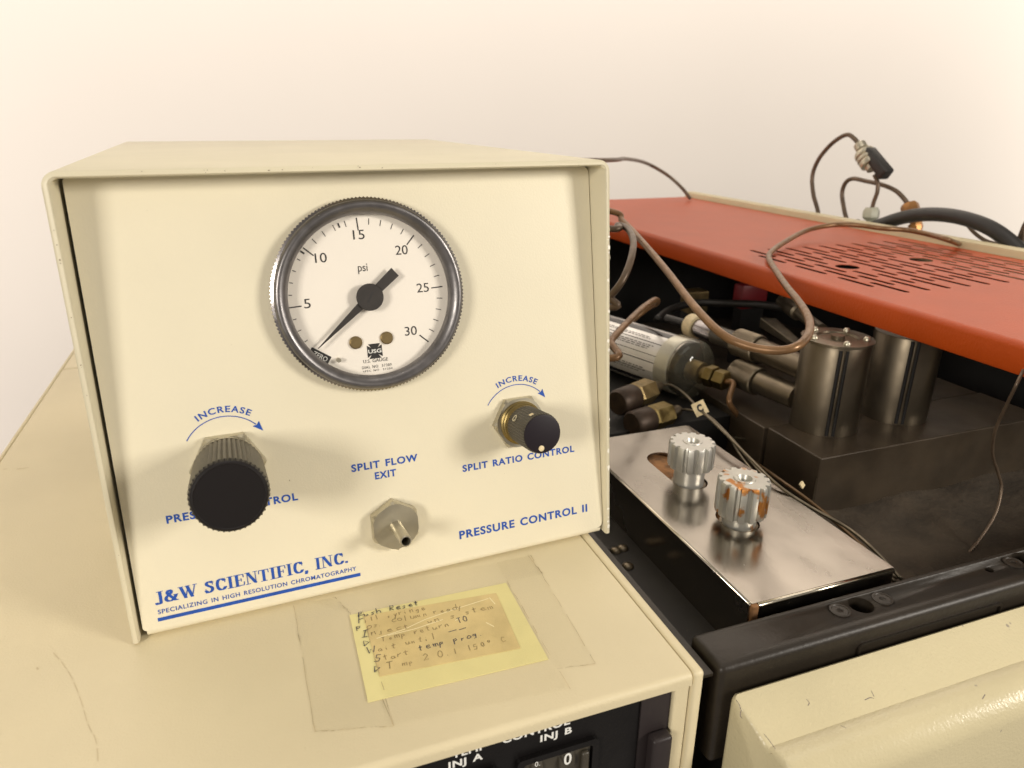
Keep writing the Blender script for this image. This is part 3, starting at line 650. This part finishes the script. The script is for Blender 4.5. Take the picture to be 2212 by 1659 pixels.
V, F = boxg(.5985, .6005, -.0705, .435, -.30, .0515); finish('right_wall', V, F, CAVITY, gc)
V, F = boxg(.6025, .616, -.12, .612, -.30, .0745, .0025, 2); finish('right_side_panel', V, F, CREAM, gc, 40)
for x, y in ((.21, -.03), (.58, -.03), (.21, .57), (.58, .57)):
    V, F = lathe((x, y, -.3205), (0, 0, 1), [(.013, 0), (.014, .0206)], 20); finish('foot', V, F, CABLE, gc, 40)
# black front rail
V, F = boxg(.1855, .598, -.0712, -.0520, -.052, ZR, .0026, 4); rail = finish('front_rail', V, F, BLACKMET, gc, 40)
boolcut(rail, [lathe((.2575, -.0603, -.03), (0, 0, 1), [(.0048, 0), (.0048, .03)], 32), lathe((.3480, -.0600, -.03), (0, 0, 1), [(.0048, 0), (.0048, .03)], 32), lathe((.3261, -.0605, -.02), (0, 0, 1), [(.0018, 0), (.0018, .02)], 20)])
for x in (.2472, .2683, .3405, .3560):
    V, F = lathe((x, -.0603, ZR-.0002), (0, 0, 1), [(.0040, 0), (.0039, .0006), (.0032, .0007), (.0029, .0004), (.0013, .0004), (.0011, -.0001)], 32); finish('rail_screw', V, F, BLACKMET, rail, 30)
V, F = plateg(rrect(.247, .322, -.030, -.0150, .002), [rrect(.2482, .3208, -.029, -.0162, .0012)], .0007); finish('embossed_frame', [(x, -.0714-z, y) for x, y, z in V], F, BLACKMET, rail)
# cream door: profile swept along x, with a softened left end
def prof(ins):
    P = [(-.0735, -.29), (-.0735, -.0195+0)]
    P += [(-.0755-.0020*math.cos(math.radians(a))*-1-.0000, -.0195+.0028*math.sin(math.radians(a))) for a in (30, 60)]
    P = [(-.0735, -.29), (-.0735, -.0195), (-.0740, -.0175), (-.0752, -.0166)]
    c0, r = (-.0955, -.0343), .0105; a0, a1 = 66, 178
    e0 = (c0[0]+r*math.cos(math.radians(a0)), c0[1]+r*math.sin(math.radians(a0)))
    P += [(-.0752+(e0[0]+.0752)*t, -.0166+(e0[1]+.0166)*t) for t in (.08, .5, .92)]
    P += [(c0[0]+r*math.cos(math.radians(a)), c0[1]+r*math.sin(math.radians(a))) for a in np.linspace(a0, a1, 12)]
    P += [(-.1068, -.06), (-.1075, -.29)]
    c = np.array([-.089, -.15]); out = []
    for y, z in P: out.append((y+(ins if y < -.089 else -ins)*(1 if abs(y+.089) > .004 else 0), z-ins if z > -.28 else z))
    return out
V = []; F = []; st = [(.1886, .0022), (.1888, .0012), (.1893, .0005), (.1904, 0), (.60, 0)]
for x, ins in st: V += [(x+(.0050*max(0, min(1, (-.0752-y)/.03)) if x < .3 and z > -.05 else (.005 if x < .3 and y < -.09 else 0)), y, z) for y, z in prof(ins)]
k = len(prof(0))
for s_ in range(len(st)-1):
    for i in range(k): j = (i+1) % k; F.append([s_*k+i, s_*k+j, (s_+1)*k+j, (s_+1)*k+i])
F += [list(range(k))[::-1], [(len(st)-1)*k+i for i in range(k)]]
door = finish('front_door', V, F, DOOR, gc, 35)
SCR = mat('door_scratch', (.17, .14, .13), .6)
def on_door(x, y): d = ray(x, y); n_ = np.array([0, .42, .907]); p = np.array([.2, -.0752, -.0166+.00016]); return CAM+d*((n_@(p-CAM))/(n_@d))
dm = MB()
for P in ([(1590, 1512), (1596, 1520), (1600, 1532)], [(1601, 1534), (1599, 1545), (1603, 1552)], [(1742, 1510), (1748, 1518), (1745, 1524)], [(1882, 1492), (1888, 1505)], [(1868, 1512), (1880, 1507), (1888, 1509)], [(1816, 1567), (1828, 1573)], [(1650, 1585), (1662, 1600), (1675, 1618)], [(2122, 1510), (2128, 1500)]):
    W = [on_door(x, y) for x, y in P]; V, F = ribbon([w_[:2] for w_ in catmull(W, 3)], .00026); C3 = catmull(W, 3)
    dm.add([(v[0], v[1], C3[i//2][2]+(C3[i//2][1]-v[1])*.463*-1) for i, v in enumerate(V)], F)
o = dm.build('door_scratches', SCR, door); o['kind'] = 'stuff'
# orange lid with slots
LX0, LX1, LY0, LY1, LZ = .3945, .6015, -.055, .607, .068
slots = []
hc = [(.4530, .1680, .0082), (.5270, .1710, .0082)]
for kx in range(20):
    xs = .4205+.00866*kx; off = 0 if kx % 2 else .0205
    for q in range(4):
        y1 = (.2465 if kx % 2 else .2245)-.0411*q; y0 = y1-.0305
        if y0 < .089: continue
        a0, a1 = y0, y1; ok = True
        for cx, cy, r in hc:
            if abs(xs-cx) < r+.0045:
                hw = r+.004
                if a0 < cy+hw and a1 > cy-hw:
                    if a1-(cy+hw) > (cy-hw)-a0: a0 = max(a0, cy+hw)
                    else: a1 = min(a1, cy-hw)
                    if a1-a0 < .006: ok = False
        if ok: slots.append(stadium(xs, a0, a1, .0021, 4))
V, F = plateg([(LX0+.0035, LY0), (LX1, LY0), (LX1, LY1), (LX0+.0035, LY1)], slots+[circle(cx, cy, r, 32) for cx, cy, r in hc], .00025)
lid = finish('orange_lid', [(x, y, z+LZ-.00025) for x, y, z in V], F, ORANGE, gc); lid['label'] = 'orange slotted metal lid'
P = [(LX0+.0035, LZ)]+[(LX0+.0035-.0035*math.sin(t), LZ-.0035+.0035*math.cos(t)) for t in np.linspace(.2, math.pi/2, 7)]+[(LX0, .0535), (LX0+.0008, .0520), (LX0+.0022, .0520), (LX0+.0016, .0535), (LX0+.0016, LZ-.0035), (LX0+.0035, LZ-.0014)]
V = [(x, y, z) for y in (LY0, LY1) for x, z in P]; k = len(P); F = [[i, (i+1) % k, k+(i+1) % k, k+i] for i in range(k)]+[list(range(k))[::-1], list(range(k, 2*k))]
finish('lid_side', V, F, ORANGE, lid, 40)
V, F = boxg(LX0+.003, LX1, LY0-.0014, LY0, .052, LZ-.0005); finish('lid_front', V, F, ORANGE, lid)
V, F = boxg(LX0+.003, LX1-.001, LY1, LY1+.0014, .052, LZ-.0005); finish('lid_rear', V, F, ORANGE, lid)
# stainless injector cover
SX0, SX1, SY0, SY1 = .2180, .2890, -.0455, .1090
V, F = plateg([(SX0, SY0), (SX1, SY0), (SX1, SY1), (SX0, SY1)], [stadium(.2508, .0385, .0830, .0088, 10), stadium(.2508, -.0030, .0190, .0088, 10)], .0012)
cov = finish('injector_cover', [(x, y, z+ZS-.0012) for x, y, z in V], F, STEEL, gc); cov['label'] = 'brushed stainless plate carrying two fluted knobs'
m = MB(); m.add(*boxg(SX0-.0012, SX0, SY0, SY1, ZF, ZS-.0004)); finish('cover_side', m.V, m.F, STEEL, cov)
m = MB(); m.add(*boxg(SX1, SX1+.0012, SY0, SY1, ZF, ZS-.0004)); finish('cover_side', m.V, m.F, STEEL, cov)
m = MB(); m.add(*boxg(SX0+.0026, SX1, SY0-.0012, SY0, ZF, ZS-.0004, .0004)); finish('cover_front', m.V, m.F, STEEL, cov)
m = MB(); m.add(*boxg(SX0, SX1, SY1, SY1+.0012, ZF, ZS-.0004)); finish('cover_back', m.V, m.F, STEEL, cov)
V, F = boxg(SX0-.0006, SX0+.0024, SY0-.0016, SY0+.0006, -.040, ZS-.0002, .0006); finish('rusty_corner', V, F, RUST, cov)
V, F = boxg(SX0+.004, SX1-.004, SY0+.004, SY1-.004, -.0145, -.0105); finish('rusty_underplate', V, F, RUST, cov)
def fluted(cx, cy, z0, z1, R, mtl, label):
    n = 14; per = 8
    def md(k, i, t): return (.86 if i % per in (0, 1, 2) else 1.) if 1 <= k <= 4 else 1.
    V, F = lathe((cx, cy, 0), (0, 0, 1), [(R*.60, z0), (R*.97, z0+.0003), (R, z0+.0012), (R, z1-.0012), (R*.95, z1), (R*.42, z1), (R*.40, z1+.0004), (R*.30, z1+.0004), (R*.27, z1-.0003), (R*.20, z1-.0024)], n*per, mod=md)
    kn = finish('injector_knob', V, F, mtl, gc, 28); kn['label'] = label
    V, F = lathe((cx, cy, 0), (0, 0, 1), [(.0078, -.0144), (.0078, z0+.0002)], 40); finish('knob_shaft', V, F, mtl, kn, 40)
    V, F = lathe((cx, cy, 0), (0, 0, 1), [(.0088, -.0144), (.0088, -.0090)], 40); finish('knob_nut', V, F, STEELDK, kn, 40)
fluted(.2504, .0485, .0010, .0145, .0117, ALUST1, 'fluted aluminium knob beside the rusty slot')
fluted(.2508, .0070, -.0030, .0142, .0119, ALUST, 'fluted aluminium knob with orange stains')
V, F = tubeg([(SX0+.0026, SY0-.0006, ZS-.0010), (SX1, SY0-.0006, ZS-.0010)], .0011, 10, 0); finish('front_bend', V, F, mat('edge_highlight', (.62, .57, .46), .2, 1), cov, True)  # paler metal paints the bright highlight along the plate edge
V, F = tubeg([(SX0-.0002, SY0+.001, ZS-.0009), (SX0-.0002, SY1, ZS-.0009)], .0010, 10, 0); finish('side_bend', V, F, MATS['edge_highlight'], cov, True)
# detector block and towers
BZ = -.0112
V, F = boxg(.339, .520, .0505, .0960, ZF-.004, BZ, .0007); blk = finish('detector_block', V, F, BLOCKM, gc)
V, F = boxg(.3375, .520, .0975, .200, ZF-.004, BZ-.0008, .0007); finish('rear_block', V, F, BLOCKM, blk)
V, F = boxg(.3385, .3400, .0508, .0512, ZF+.004, -.024); finish('edge_strip', V, F, STEELDK, blk)  # thin steel strip on the block's front left edge
def tower(cx, cy, top):
    V, F = lathe((cx, cy, 0), (0, 0, 1), [(.0197, BZ+.0001), (.0197, .0440), (.0193, .0446)], 96); t = finish('detector_tower', V, F, TOWER, blk, 40)
    av = math.atan2(CAM[1]-cy, CAM[0]-cx)+math.radians(14)
    for da, rr, mt in ((-5.2, .0011, CAVITY), (0, .0011, TOWER), (5.2, .0011, CAVITY)):  # black pair paints the shaded slits beside the middle rod
        a = av+math.radians(da); V, F = lathe((cx+.0194*math.cos(a), cy+.0194*math.sin(a), 0), (0, 0, 1), [(rr, BZ+.0012), (rr, .0436)], 14); finish('tower_rod_and_slit', V, F, mt, blk, 40)
    if top:
        V, F = lathe((cx, cy, 0), (0, 0, 1), [(.0205, .0447), (.0205, .0462), (.0120, .0464), (.0115, .0452), (.0040, .0450), (.0038, .0475)], 64); finish('tower_cap', V, F, STEELDK, blk, 40)
        for q in range(5):
            a = .5+q*1.2566; V, F = lathe((cx+.0158*math.cos(a), cy+.0158*math.sin(a), .0462), (0, 0, 1), [(.0021, 0), (.0020, .0012), (.0013, .0021), (.0002, .0023)], 18); finish('cap_screw', V, F, NICKEL, blk, 50)
tower(.3740, .0880, True); tower(.4300, .0872, False)

# ================================================================== gas filter canister
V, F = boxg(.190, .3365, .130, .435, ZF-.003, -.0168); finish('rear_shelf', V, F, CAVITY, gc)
zc_ = .0046; pc = pz(1492, 798, zc_); ad = np.array([-.31, .951, 0]); ad /= np.linalg.norm(ad); RC = .0212
can = thing('gas_filter', (pc[0], pc[1], zc_-RC), 'silver gas filter cylinder with a clear domed end and brass nut, behind the fluted knobs', 'filter')
fc = frame(ad)
V, F = lathe(pc, ad, [(RC*.93, .006), (RC*.955, .008), (RC*.955, .150), (RC*.9, .152)], 64); body = finish('filter_body', V, F, LABEL, can, 40)
V, F = lathe(pc, ad, [(RC*math.cos(t), -RC*.55*math.sin(t)) for t in np.linspace(math.pi/2-.25, 0, 12)]+[(RC, .012), (RC*.99, .0135), (RC, .015), (RC*.97, .0165)], 64, caps=False); finish('clear_dome', V, F, DOME, can, 50)
V, F = lathe(pc, ad, [(RC*.90, .004), (RC*.90, .0062)], 48); finish('end_disc', V, F, CHROME, can, 40)
def hexrod(a, ax, segs, n=6, name='hex', m=None, parent=None, sm=None):
    V, F = lathe(a, ax, segs, n); return finish(name, V, F, m, parent, sm)
nb = pc-ad*.002
V, F = lathe(nb, -ad, [(.0075, -.002), (.0075, .008), (.0052, .0085), (.0052, .012)], 24); finish('nozzle', V, F, BRASSDK, can, 40)
hexrod(nb, -ad, [(.0068, .0120), (.0076, .0125), (.0076, .0180), (.0068, .0185)], 6, 'hex_nut', BRASS, can)
hexrod(nb, -ad, [(.0060, .0195), (.0068, .0200), (.0068, .0270), (.0058, .0278)], 6, 'hex_nut', BRASS, can)
# printed label lines on the silver body
lm = MB(); uu, vv, aa = fc
def onbody(s, ang, r=RC*.955+.00012): return pc+ad*s+(uu*math.cos(ang)+vv*math.sin(ang))*r
# angle facing camera and up
tocam = CAM-pc; tocam = tocam-ad*(tocam@ad); angc = math.atan2(tocam@vv, tocam@uu)
for da in (-38, -33, -28, 12, 16, 20, 34, 38):
    a = angc+math.radians(da); s0, s1 = .020+.012*rng.random(), .060+.03*rng.random()
    s = s0
    while s < s1:
        e = s+.001+.004*rng.random(); w_ = math.radians(.9); lm.add([onbody(s, a-w_), onbody(e, a-w_), onbody(e, a+w_), onbody(s, a+w_)], [[0, 1, 2, 3]]); s = e+.0009
lm.build('label_print', BLACK, body)['kind'] = 'stuff'
for da, hw in ((-12, .9), (2, .6), (27, .9), (58, 9), (-60, 7)):  # narrow ones are print; wide ones paint dark reflections on the silver
    V = []; F = []
    for i in range(5):
        a = angc+math.radians(da+hw*(i/2-1)); V += [onbody(.0165, a, RC*.955+.00010), onbody(.13, a, RC*.955+.00010)]
    for i in range(4): F.append([2*i, 2*i+1, 2*i+3, 2*i+2])
    finish('stripe_and_reflection', V, F, mat('label_dark', (.02, .018, .02), .18), body, True)
for a0, a1 in ((-30, -8),):
    V = []; F = []
    for i in range(9):
        a = angc+math.radians(a0+(a1-a0)*i/8); V += [onbody(.0165, a, RC*.955+.00006), onbody(.125, a, RC*.955+.00006)]
    for i in range(8): F.append([2*i, 2*i+1, 2*i+3, 2*i+2])
    finish('label_reflection', V, F, mat('reflection_white', (.90, .87, .82), .30, var=.12, vscale=60), body, True)  # white strip paints the bright reflection on the silver film
def tube(name, pts, r, m, label, cat, group=None, n=10):
    V, F = tubeg(pts, r, n); return tag(finish(name, V, F, m, None, True), label, cat, group)
tp = nb-ad*.0270
tube('copper_tube', [tp, tp-ad*.006, pz(1575, 868, -.004), pz(1598, 905, -.018), pz(1612, 950, -.035), pz(1618, 985, -.047)], .0019, COPPER, 'short brown tube dropping from the brass nut of the clear domed filter', 'tube')

# coaxial connectors between the filter and the tower
def connector(x0, y0, pts, label):
    A_ = py_(x0, y0, .1005); zz = A_[2]; root = thing('signal_connector', (A_[0], A_[1], zz-.008), label, 'connector', None)
    Q = [A_]+[pz(x, y, zz) for x, y in pts]; return root, Q
root, Q = connector(1742, 797, [(1640, 755), (1592, 738), (1545, 722), (1508, 708), (1492, 702), (1470, 695), (1440, 687)], 'long knurled steel connector with a white ring, plugged into the upper side of the tower')
def seg(a, b_, prof, n, name, m, root, sm=40, mod=None):
    ax = b_-a; Ln = np.linalg.norm(ax); V, F = lathe(a, ax, [(r, t*Ln) for r, t in prof], n, mod=mod); return finish(name, V, F, m, root, sm)
seg(Q[0], Q[1], [(.0078, 0), (.0078, .98), (.007, 1)], 40, 'barrel', TOWER, root)
seg(Q[1], Q[2], [(.0088, 0), (.0094, .05), (.0094, .95), (.0086, 1)], 120, 'knurled_collar', STEELDK, root, 20, lambda k, i, t: 1+(.025 if i % 2 else 0))
seg(Q[2], Q[3], [(.0066, 0), (.0066, 1)], 32, 'rod', KNOBPL, root); seg(Q[3], Q[4], [(.0063, 0), (.0068, .1), (.0068, 1)], 32, 'sleeve', CHROME, root)
seg(Q[4], Q[5], [(.0088, 0), (.0088, 1)], 32, 'white_ring', IVORY, root); seg(Q[5], Q[7], [(.0030, 0), (.0030, 1)], 20, 'cable_end', CABLE, root)
d_ = (Q[3]-Q[2]); up = np.array([-.35, -.75, .56]); up /= np.linalg.norm(up)
root2, Q = connector(1722, 858, [(1640, 825), (1590, 803)], 'short knurled steel connector plugged into the lower side of the tower')
seg(Q[0], Q[1], [(.0080, 0), (.0080, .97), (.0072, 1)], 40, 'barrel', STEELDK, root2)
seg(Q[1], Q[2], [(.0090, 0), (.0096, .05), (.0096, .95), (.0088, 1)], 120, 'knurled_collar', STEELDK, root2, 20, lambda k, i, t: 1+(.025 if i % 2 else 0))

# dark fittings and cables in the shadow under the lid
tube('signal_cable', [pz(1420, 690, .012), pz(1450, 668, .014), pz(1500, 655, .016), pz(1560, 655, .020), pz(1640, 658, .024), pz(1700, 665, .03)], .0032, CABLE, 'black cable running back under the orange lid', 'cable')
root = thing('valve_fitting', pz(1500, 662, .004), 'dull brass block fitting in the shadow under the orange lid', 'fitting')
p = pz(1500, 645, .012); V, F = boxg(p[0]-.010, p[0]+.010, p[1]-.008, p[1]+.008, .000, .020, .001); finish('body', V, F, BRASSDK, root)
V, F = boxg(p[0]-.009, p[0]+.009, p[1]-.007, p[1]+.007, -.0168, .000); finish('base', V, F, CAVITY, root)
p = pz(1620, 640, .016); root = thing('red_connector', (p[0], p[1], BZ), 'dark red plug in the shadow under the orange lid', 'plug')
V, F = boxg(p[0]-.014, p[0]+.014, p[1]-.007, p[1]+.007, .006, .028, .002); finish('body', V, F, mat('red_plastic', (.22, .015, .02), .45), root, 40)
V, F = boxg(p[0]-.012, p[0]+.012, p[1]-.006, p[1]+.006, -.05, .006); finish('stand', V, F, CAVITY, root)
p0, p1 = pz(1690, 650, .034), pz(1775, 712, .034)
root = thing('sensor_rod', (p1[0], p1[1], .028), 'dark steel rod fitting reaching over the tower cap', 'fitting')
seg(p1, p0, [(.0040, 0), (.0040, .55), (.0060, .56), (.0060, .8), (.0050, .82), (.0050, 1)], 24, 'rod', STEELDK, root)
p0, p1 = pz(1650, 695, .022), pz(1722, 745, .022)
root = thing('flat_lever', (p1[0], p1[1], .018), 'flat grey lever between the steel connector and the tower', 'lever')
V, F = bevelled([p0+np.array(v) for v in ((-.004, 0, -.004), (.006, -.006, -.004), (.006, -.006, .004), (-.004, 0, .004))]+[p1+np.array(v) for v in ((-.003, 0, -.002), (.003, -.003, -.002), (.003, -.003, .002), (-.003, 0, .002))], BOXF, .0008); finish('lever', V, F, STEELDK, root)

# brass fittings left of the knobs
def fitting(x, y, zz, x2, y2, label, dull):
    a, b_ = pz(x, y, zz), pz(x2, y2, zz); root = thing('tube_fitting', (a[0], a[1], zz-.009), label, 'fitting'); m_ = BRASSDK if dull else BRASS
    seg(a, b_, [(.0078, 0), (.0086, .06), (.0086, .55), (.0076, .6)], 6, 'hex_nut', m_, root, None)
    seg(a, b_, [(.0040, .58), (.0040, .9), (.0024, .95), (.0022, 1.0)], 20, 'ferrule', STEELDK, root)
    seg(a, a-(b_-a)*.6, [(.0078, 0), (.0088, .1), (.0088, .9), (.0075, 1)], 20, 'body', mat('old_bronze', (.065, .042, .028), .5, .5, var=.4, vscale=120), root)
    V, F = boxg(a[0]-.006, a[0]+.006, a[1]-.004, a[1]+.010, -.0165 if a[1] > .13 else ZF-.003, zz-.006); finish('bracket', V, F, CAVITY, root)
    return b_
e1 = fitting(1370, 856, -.004, 1428, 832, 'dull brass hex nut on a bronze body beneath the filter cylinder', True)
e2 = fitting(1405, 905, -.012, 1470, 885, 'small brass hex nut at the rear edge of the stainless plate', False)
# thin capillaries
cap1 = tube('capillary', [e1, pz(1450, 832, -.002), pz(1478, 850, 0), pz(1505, 878, .001), pz(1560, 930, .0), pz(1620, 990, -.003), pz(1680, 1048, -.006), pz(1750, 1095, -.010), pz(1830, 1140, -.012), pz(1885, 1185, -.012), pz(1948, 1252, -.018)], .00085, STEELTUBE, 'thin steel capillary carrying the C tag over the stainless plate edge', 'capillary')
tube('capillary', [e2, pz(1490, 886, -.008), pz(1530, 898, -.006), pz(1590, 958, -.006), pz(1660, 1040, -.010), pz(1740, 1110, -.018), pz(1800, 1160, -.024), pz(1870, 1200, -.026), pz(1940, 1250, -.03)], .00085, STEELTUBE, 'thin steel capillary from the small brass nut along the stainless plate', 'capillary')
tube('capillary', [pz(1640, 955, -.030), pz(1600, 948, -.026), pz(1582, 950, -.024), pz(1600, 985, -.024), pz(1650, 1045, -.026), pz(1720, 1112, -.030), pz(1790, 1150, -.034), pz(1890, 1215, -.036), pz(1935, 1258, -.040)], .00085, STEELTUBE, 'thin steel capillary with a hairpin bend beside the block', 'capillary')
tube('capillary', [pz(1612, 985, -.047), pz(1640, 1005, -.030), pz(1690, 1040, -.022), pz(1752, 1085, -.022), pz(1830, 1150, -.028), pz(1905, 1222, -.036), pz(1935, 1262, -.047)], .0010, mat('brown_capillary', (.16, .10, .05), .4, .5), 'brown capillary lying deepest of the bundle on the insulation', 'capillary')
tube('signal_wire', [pz(2225, 770, .060), pz(2197, 828, .05), pz(2172, 880, .035), pz(2150, 930, .020), pz(2144, 980, .004), pz(2155, 1020, -.010), pz(2163, 1055, -.020), pz(2150, 1110, -.032), pz(2120, 1160, -.042), pz(2092, 1195, -.048)], .0008, COPPER2, 'single thin wire hanging from the orange lid to the insulation', 'wire')
def flag(c, label, letter, hx=.0040, hy=.0042, turn=0.):
    fwd = CAM-c; fwd /= np.linalg.norm(fwd); c = c+fwd*.0026; root = thing('wire_tag', c, label, 'tag')
    if turn:
        fwd = fwd*math.cos(turn)+np.cross((0, 0, 1.), fwd)*math.sin(turn); fwd /= np.linalg.norm(fwd)
    r_ = np.cross((0, 0, 1.), fwd); r_ /= np.linalg.norm(r_); u_ = np.cross(fwd, r_); ca, sa = math.cos(-.55), math.sin(-.55)
    r2, u2 = r_*ca+u_*sa*-1, u_*ca+r_*sa
    f = lambda a, b_, h: c+r2*a+u2*b_+fwd*h
    V = [f(a, b_, h) for h in (0, .0009) for a, b_ in ((-hx, -hy), (hx, -hy), (hx, hy), (-hx, hy))]
    finish('tag_plate', V, BOXF, IVORY, root)
    if letter:
        V, F = text2d(letter, .0034, .0050, .06); finish('tag_letter', [f(a-.0017, b_-.0025, .00105) for a, b_ in V], F, BLACK, root)
flag(pz(1512, 882, .0015), 'ivory tag marked C clipped on a thin capillary', 'C')
flag(pz(1731, 1047, -.012), 'blank ivory tag seen edge-on where the capillaries cross the plate', None, .0013, .0016, 1.0)

# ================================================================== brown tubing
tube('copper_tube', [(.150, .262, .100), (.230, .285, .112), pz(1312, 455, .106), pz(1345, 478, .100), pz(1385, 520, .094), pz(1440, 585, .086), pz(1500, 662, .078), pz(1560, 722, .072), pz(1620, 749, .069), pz(1680, 757, .069), pz(1722, 748, .071), pz(1746, 722, .073), pz(1747, 690, .0745), pz(1728, 655, .0745), pz(1700, 620, .0735), pz(1678, 588, .0725), pz(1661, 558, .0712), pz(1668, 542, .0712), pz(1700, 520, .074), pz(1745, 497, .078), pz(1800, 486, .081), pz(1850, 486, .082), pz(1905, 493, .081), pz(1960, 497, .0800), pz(2010, 507, .0790), pz(2050, 519, .0785), px_(2082, 533, .624), px_(2092, 552, .6245), px_(2095, 600, .6245)], .0021, COPPER, 'long brown tube looping past the tower and over the orange lid', 'tube')
tube('copper_tube', [(.150, .262, .090), (.230, .280, .098), pz(1312, 494, .100), pz(1335, 486, .101), pz(1356, 495, .100), pz(1368, 520, .097), pz(1363, 560, .090), pz(1345, 605, .080), pz(1318, 640, .070), pz(1290, 665, .062), (.150, .262, .050)], .0021, COPPER2, 'greyish tube bent in a small loop at the side of the control box', 'tube')
tube('copper_tube', [(.150, .262, .030), pz(1290, 772, .040), pz(1320, 735, .044), pz(1355, 697, .047), pz(1390, 664, .048), pz(1415, 648, .046), pz(1418, 655, .040), pz(1390, 672, .030), pz(1340, 715, .018)], .0022, COPPER, 'brown tube end bent in a hairpin over the filter cylinder', 'tube')
tube('copper_tube', [(.140, .262, .125), (.200, .330, .135), pz(1306, 346, .130), pz(1350, 343, .124), pz(1395, 352, .113), pz(1440, 377, .098), pz(1472, 405, .084), pz(1492, 430, .0705)], .0021, COPPER2, 'thin brown tube arching behind the box to the rear corner of the orange lid', 'tube')

# ================================================================== valve, hoses and cable behind the right side panel
XV = .632
Rv = lambda x, y, dx=0: px_(x, y, XV+dx)
zb_ = -.02
def down(p): return [np.array([p[0], p[1], .03]), np.array([p[0], p[1], -.318])]
t1 = [Rv(x, y) for x, y in ((1768, 470), (1757, 420), (1755, 380), (1768, 345), (1792, 315), (1815, 297), (1832, 291), (1845, 299), (1856, 312))]
tube('copper_tube', [down(t1[0])[1], down(t1[0])[0]]+t1, .0022, COPPER2, 'upright thin tube bending over into the black-handled valve', 'tube')
vc = Rv(1880, 345); ax = Rv(1892, 378)-Rv(1858, 315); ax /= np.linalg.norm(ax)
va = thing('toggle_valve', vc, 'small metal valve with a black bar handle held up by thin tubing', 'valve')
sb = Rv(1857, 312)
V, F = lathe(sb, ax, [(.0050, -.001), (.0058, .0), (.0058, .006), (.0045, .0065), (.0045, .009), (.0088, .0095), (.0098, .012), (.0098, .014), (.0086, .0145), (.0096, .0165), (.0096, .019), (.0086, .0195), (.0094, .0215), (.0090, .0255), (.0060, .027), (.0058, .031)], 24); finish('body', V, F, NICKEL, va, 30)
rgt = np.cross(ax, np.array([1., 0, 0])); rgt /= np.linalg.norm(rgt); rgt = rgt if rgt@AX[0] > 0 else -rgt
if rgt@AX[0] < 0: rgt = -rgt
hc_ = Rv(1893, 350)
V, F = bevelled([hc_+ax*a+rgt*b_+np.array([1., 0, 0])*c for c in (-.006, .006) for a, b_ in ((-.017, -.006), (-.017, .003), (.018, .009), (.020, -.003))], BOXF, .0022, 3); finish('handle', V, F, CABLE, va, 50)
V, F = lathe(Rv(1872, 348), rgt, [(.0035, 0), (.0035, .010)], 16); finish('stem', V, F, NICKEL, va, 40)
t2 = [Rv(x, y) for x, y in ((1889, 378), (1896, 395), (1895, 415), (1888, 435), (1884, 450))]
tube('copper_tube', t2, .0020, COPPER2, 'short thin tube between the valve and the grey plastic union', 'tube')
un = thing('plastic_union', Rv(1879, 490), 'grey plastic tube union standing behind the orange lid', 'fitting')
seg(Rv(1878, 500), Rv(1883, 448), [(.0062, 0), (.0080, .12), (.0080, .32), (.0040, .38), (.0040, .46), (.0062, .52), (.0076, .6), (.0076, .84), (.0055, 1)], 8, 'body', GREYPL, un, 30)
seg(np.array([Rv(1878, 500)[0], Rv(1878, 500)[1], -.32]), Rv(1878, 500), [(.004, 0), (.004, 1)], 12, 'stem', COPPER2, un)
t3 = [Rv(x, y, .012) for x, y in ((1830, 490), (1824, 455), (1819, 420), (1826, 396), (1842, 386), (1870, 391), (1905, 399), (1935, 412), (1955, 432), (1964, 448))]
tube('copper_tube', [down(t3[0])[1], down(t3[0])[0]]+t3, .0022, COPPER2, 'thin tube arching across to the brass coupling', 'tube')
br = thing('brass_coupling', Rv(1985, 500, .014), 'orange brass coupling behind the black cable', 'fitting')
seg(Rv(1986, 515, .014), Rv(1963, 440, .014), [(.0030, 0), (.0034, .15), (.0062, .3), (.0062, .42), (.0040, .45), (.0040, .62), (.0070, .64), (.0080, .68), (.0080, .93), (.0066, 1)], 8, 'body', mat('copper_fitting', (.48, .24, .09), .4, .8, var=.4, vscale=80), br, 30)
q = Rv(1986, 515, .014); seg(np.array([q[0], q[1], -.32]), q, [(.004, 0), (.004, 1)], 12, 'stem', COPPER, br)
c1 = [Rv(x, y, -.005) for x, y in ((1870, 502), (1915, 481), (1965, 467), (2020, 463), (2080, 471), (2140, 493), (2190, 530), (2225, 570), (2260, 640))]
tube('power_cable', [np.array([c1[0][0], c1[0][1]+.03, -.318]), np.array([c1[0][0], c1[0][1]+.025, .03])]+c1+[np.array([c1[-1][0], c1[-1][1], -.318])], .0062, CABLE, 'thick black cable arching behind the right end of the orange lid', 'cable', n=16)
c2 = [Rv(x, y, .004) for x, y in ((2085, 480), (2105, 503), (2130, 520), (2158, 527), (2178, 526), (2190, 540), (2200, 560))]
tube('ground_wire', c2+[np.array([c2[-1][0], c2[-1][1], -.318])], .0016, COPPER2, 'thin grey wire sagging under the thick black cable', 'wire')
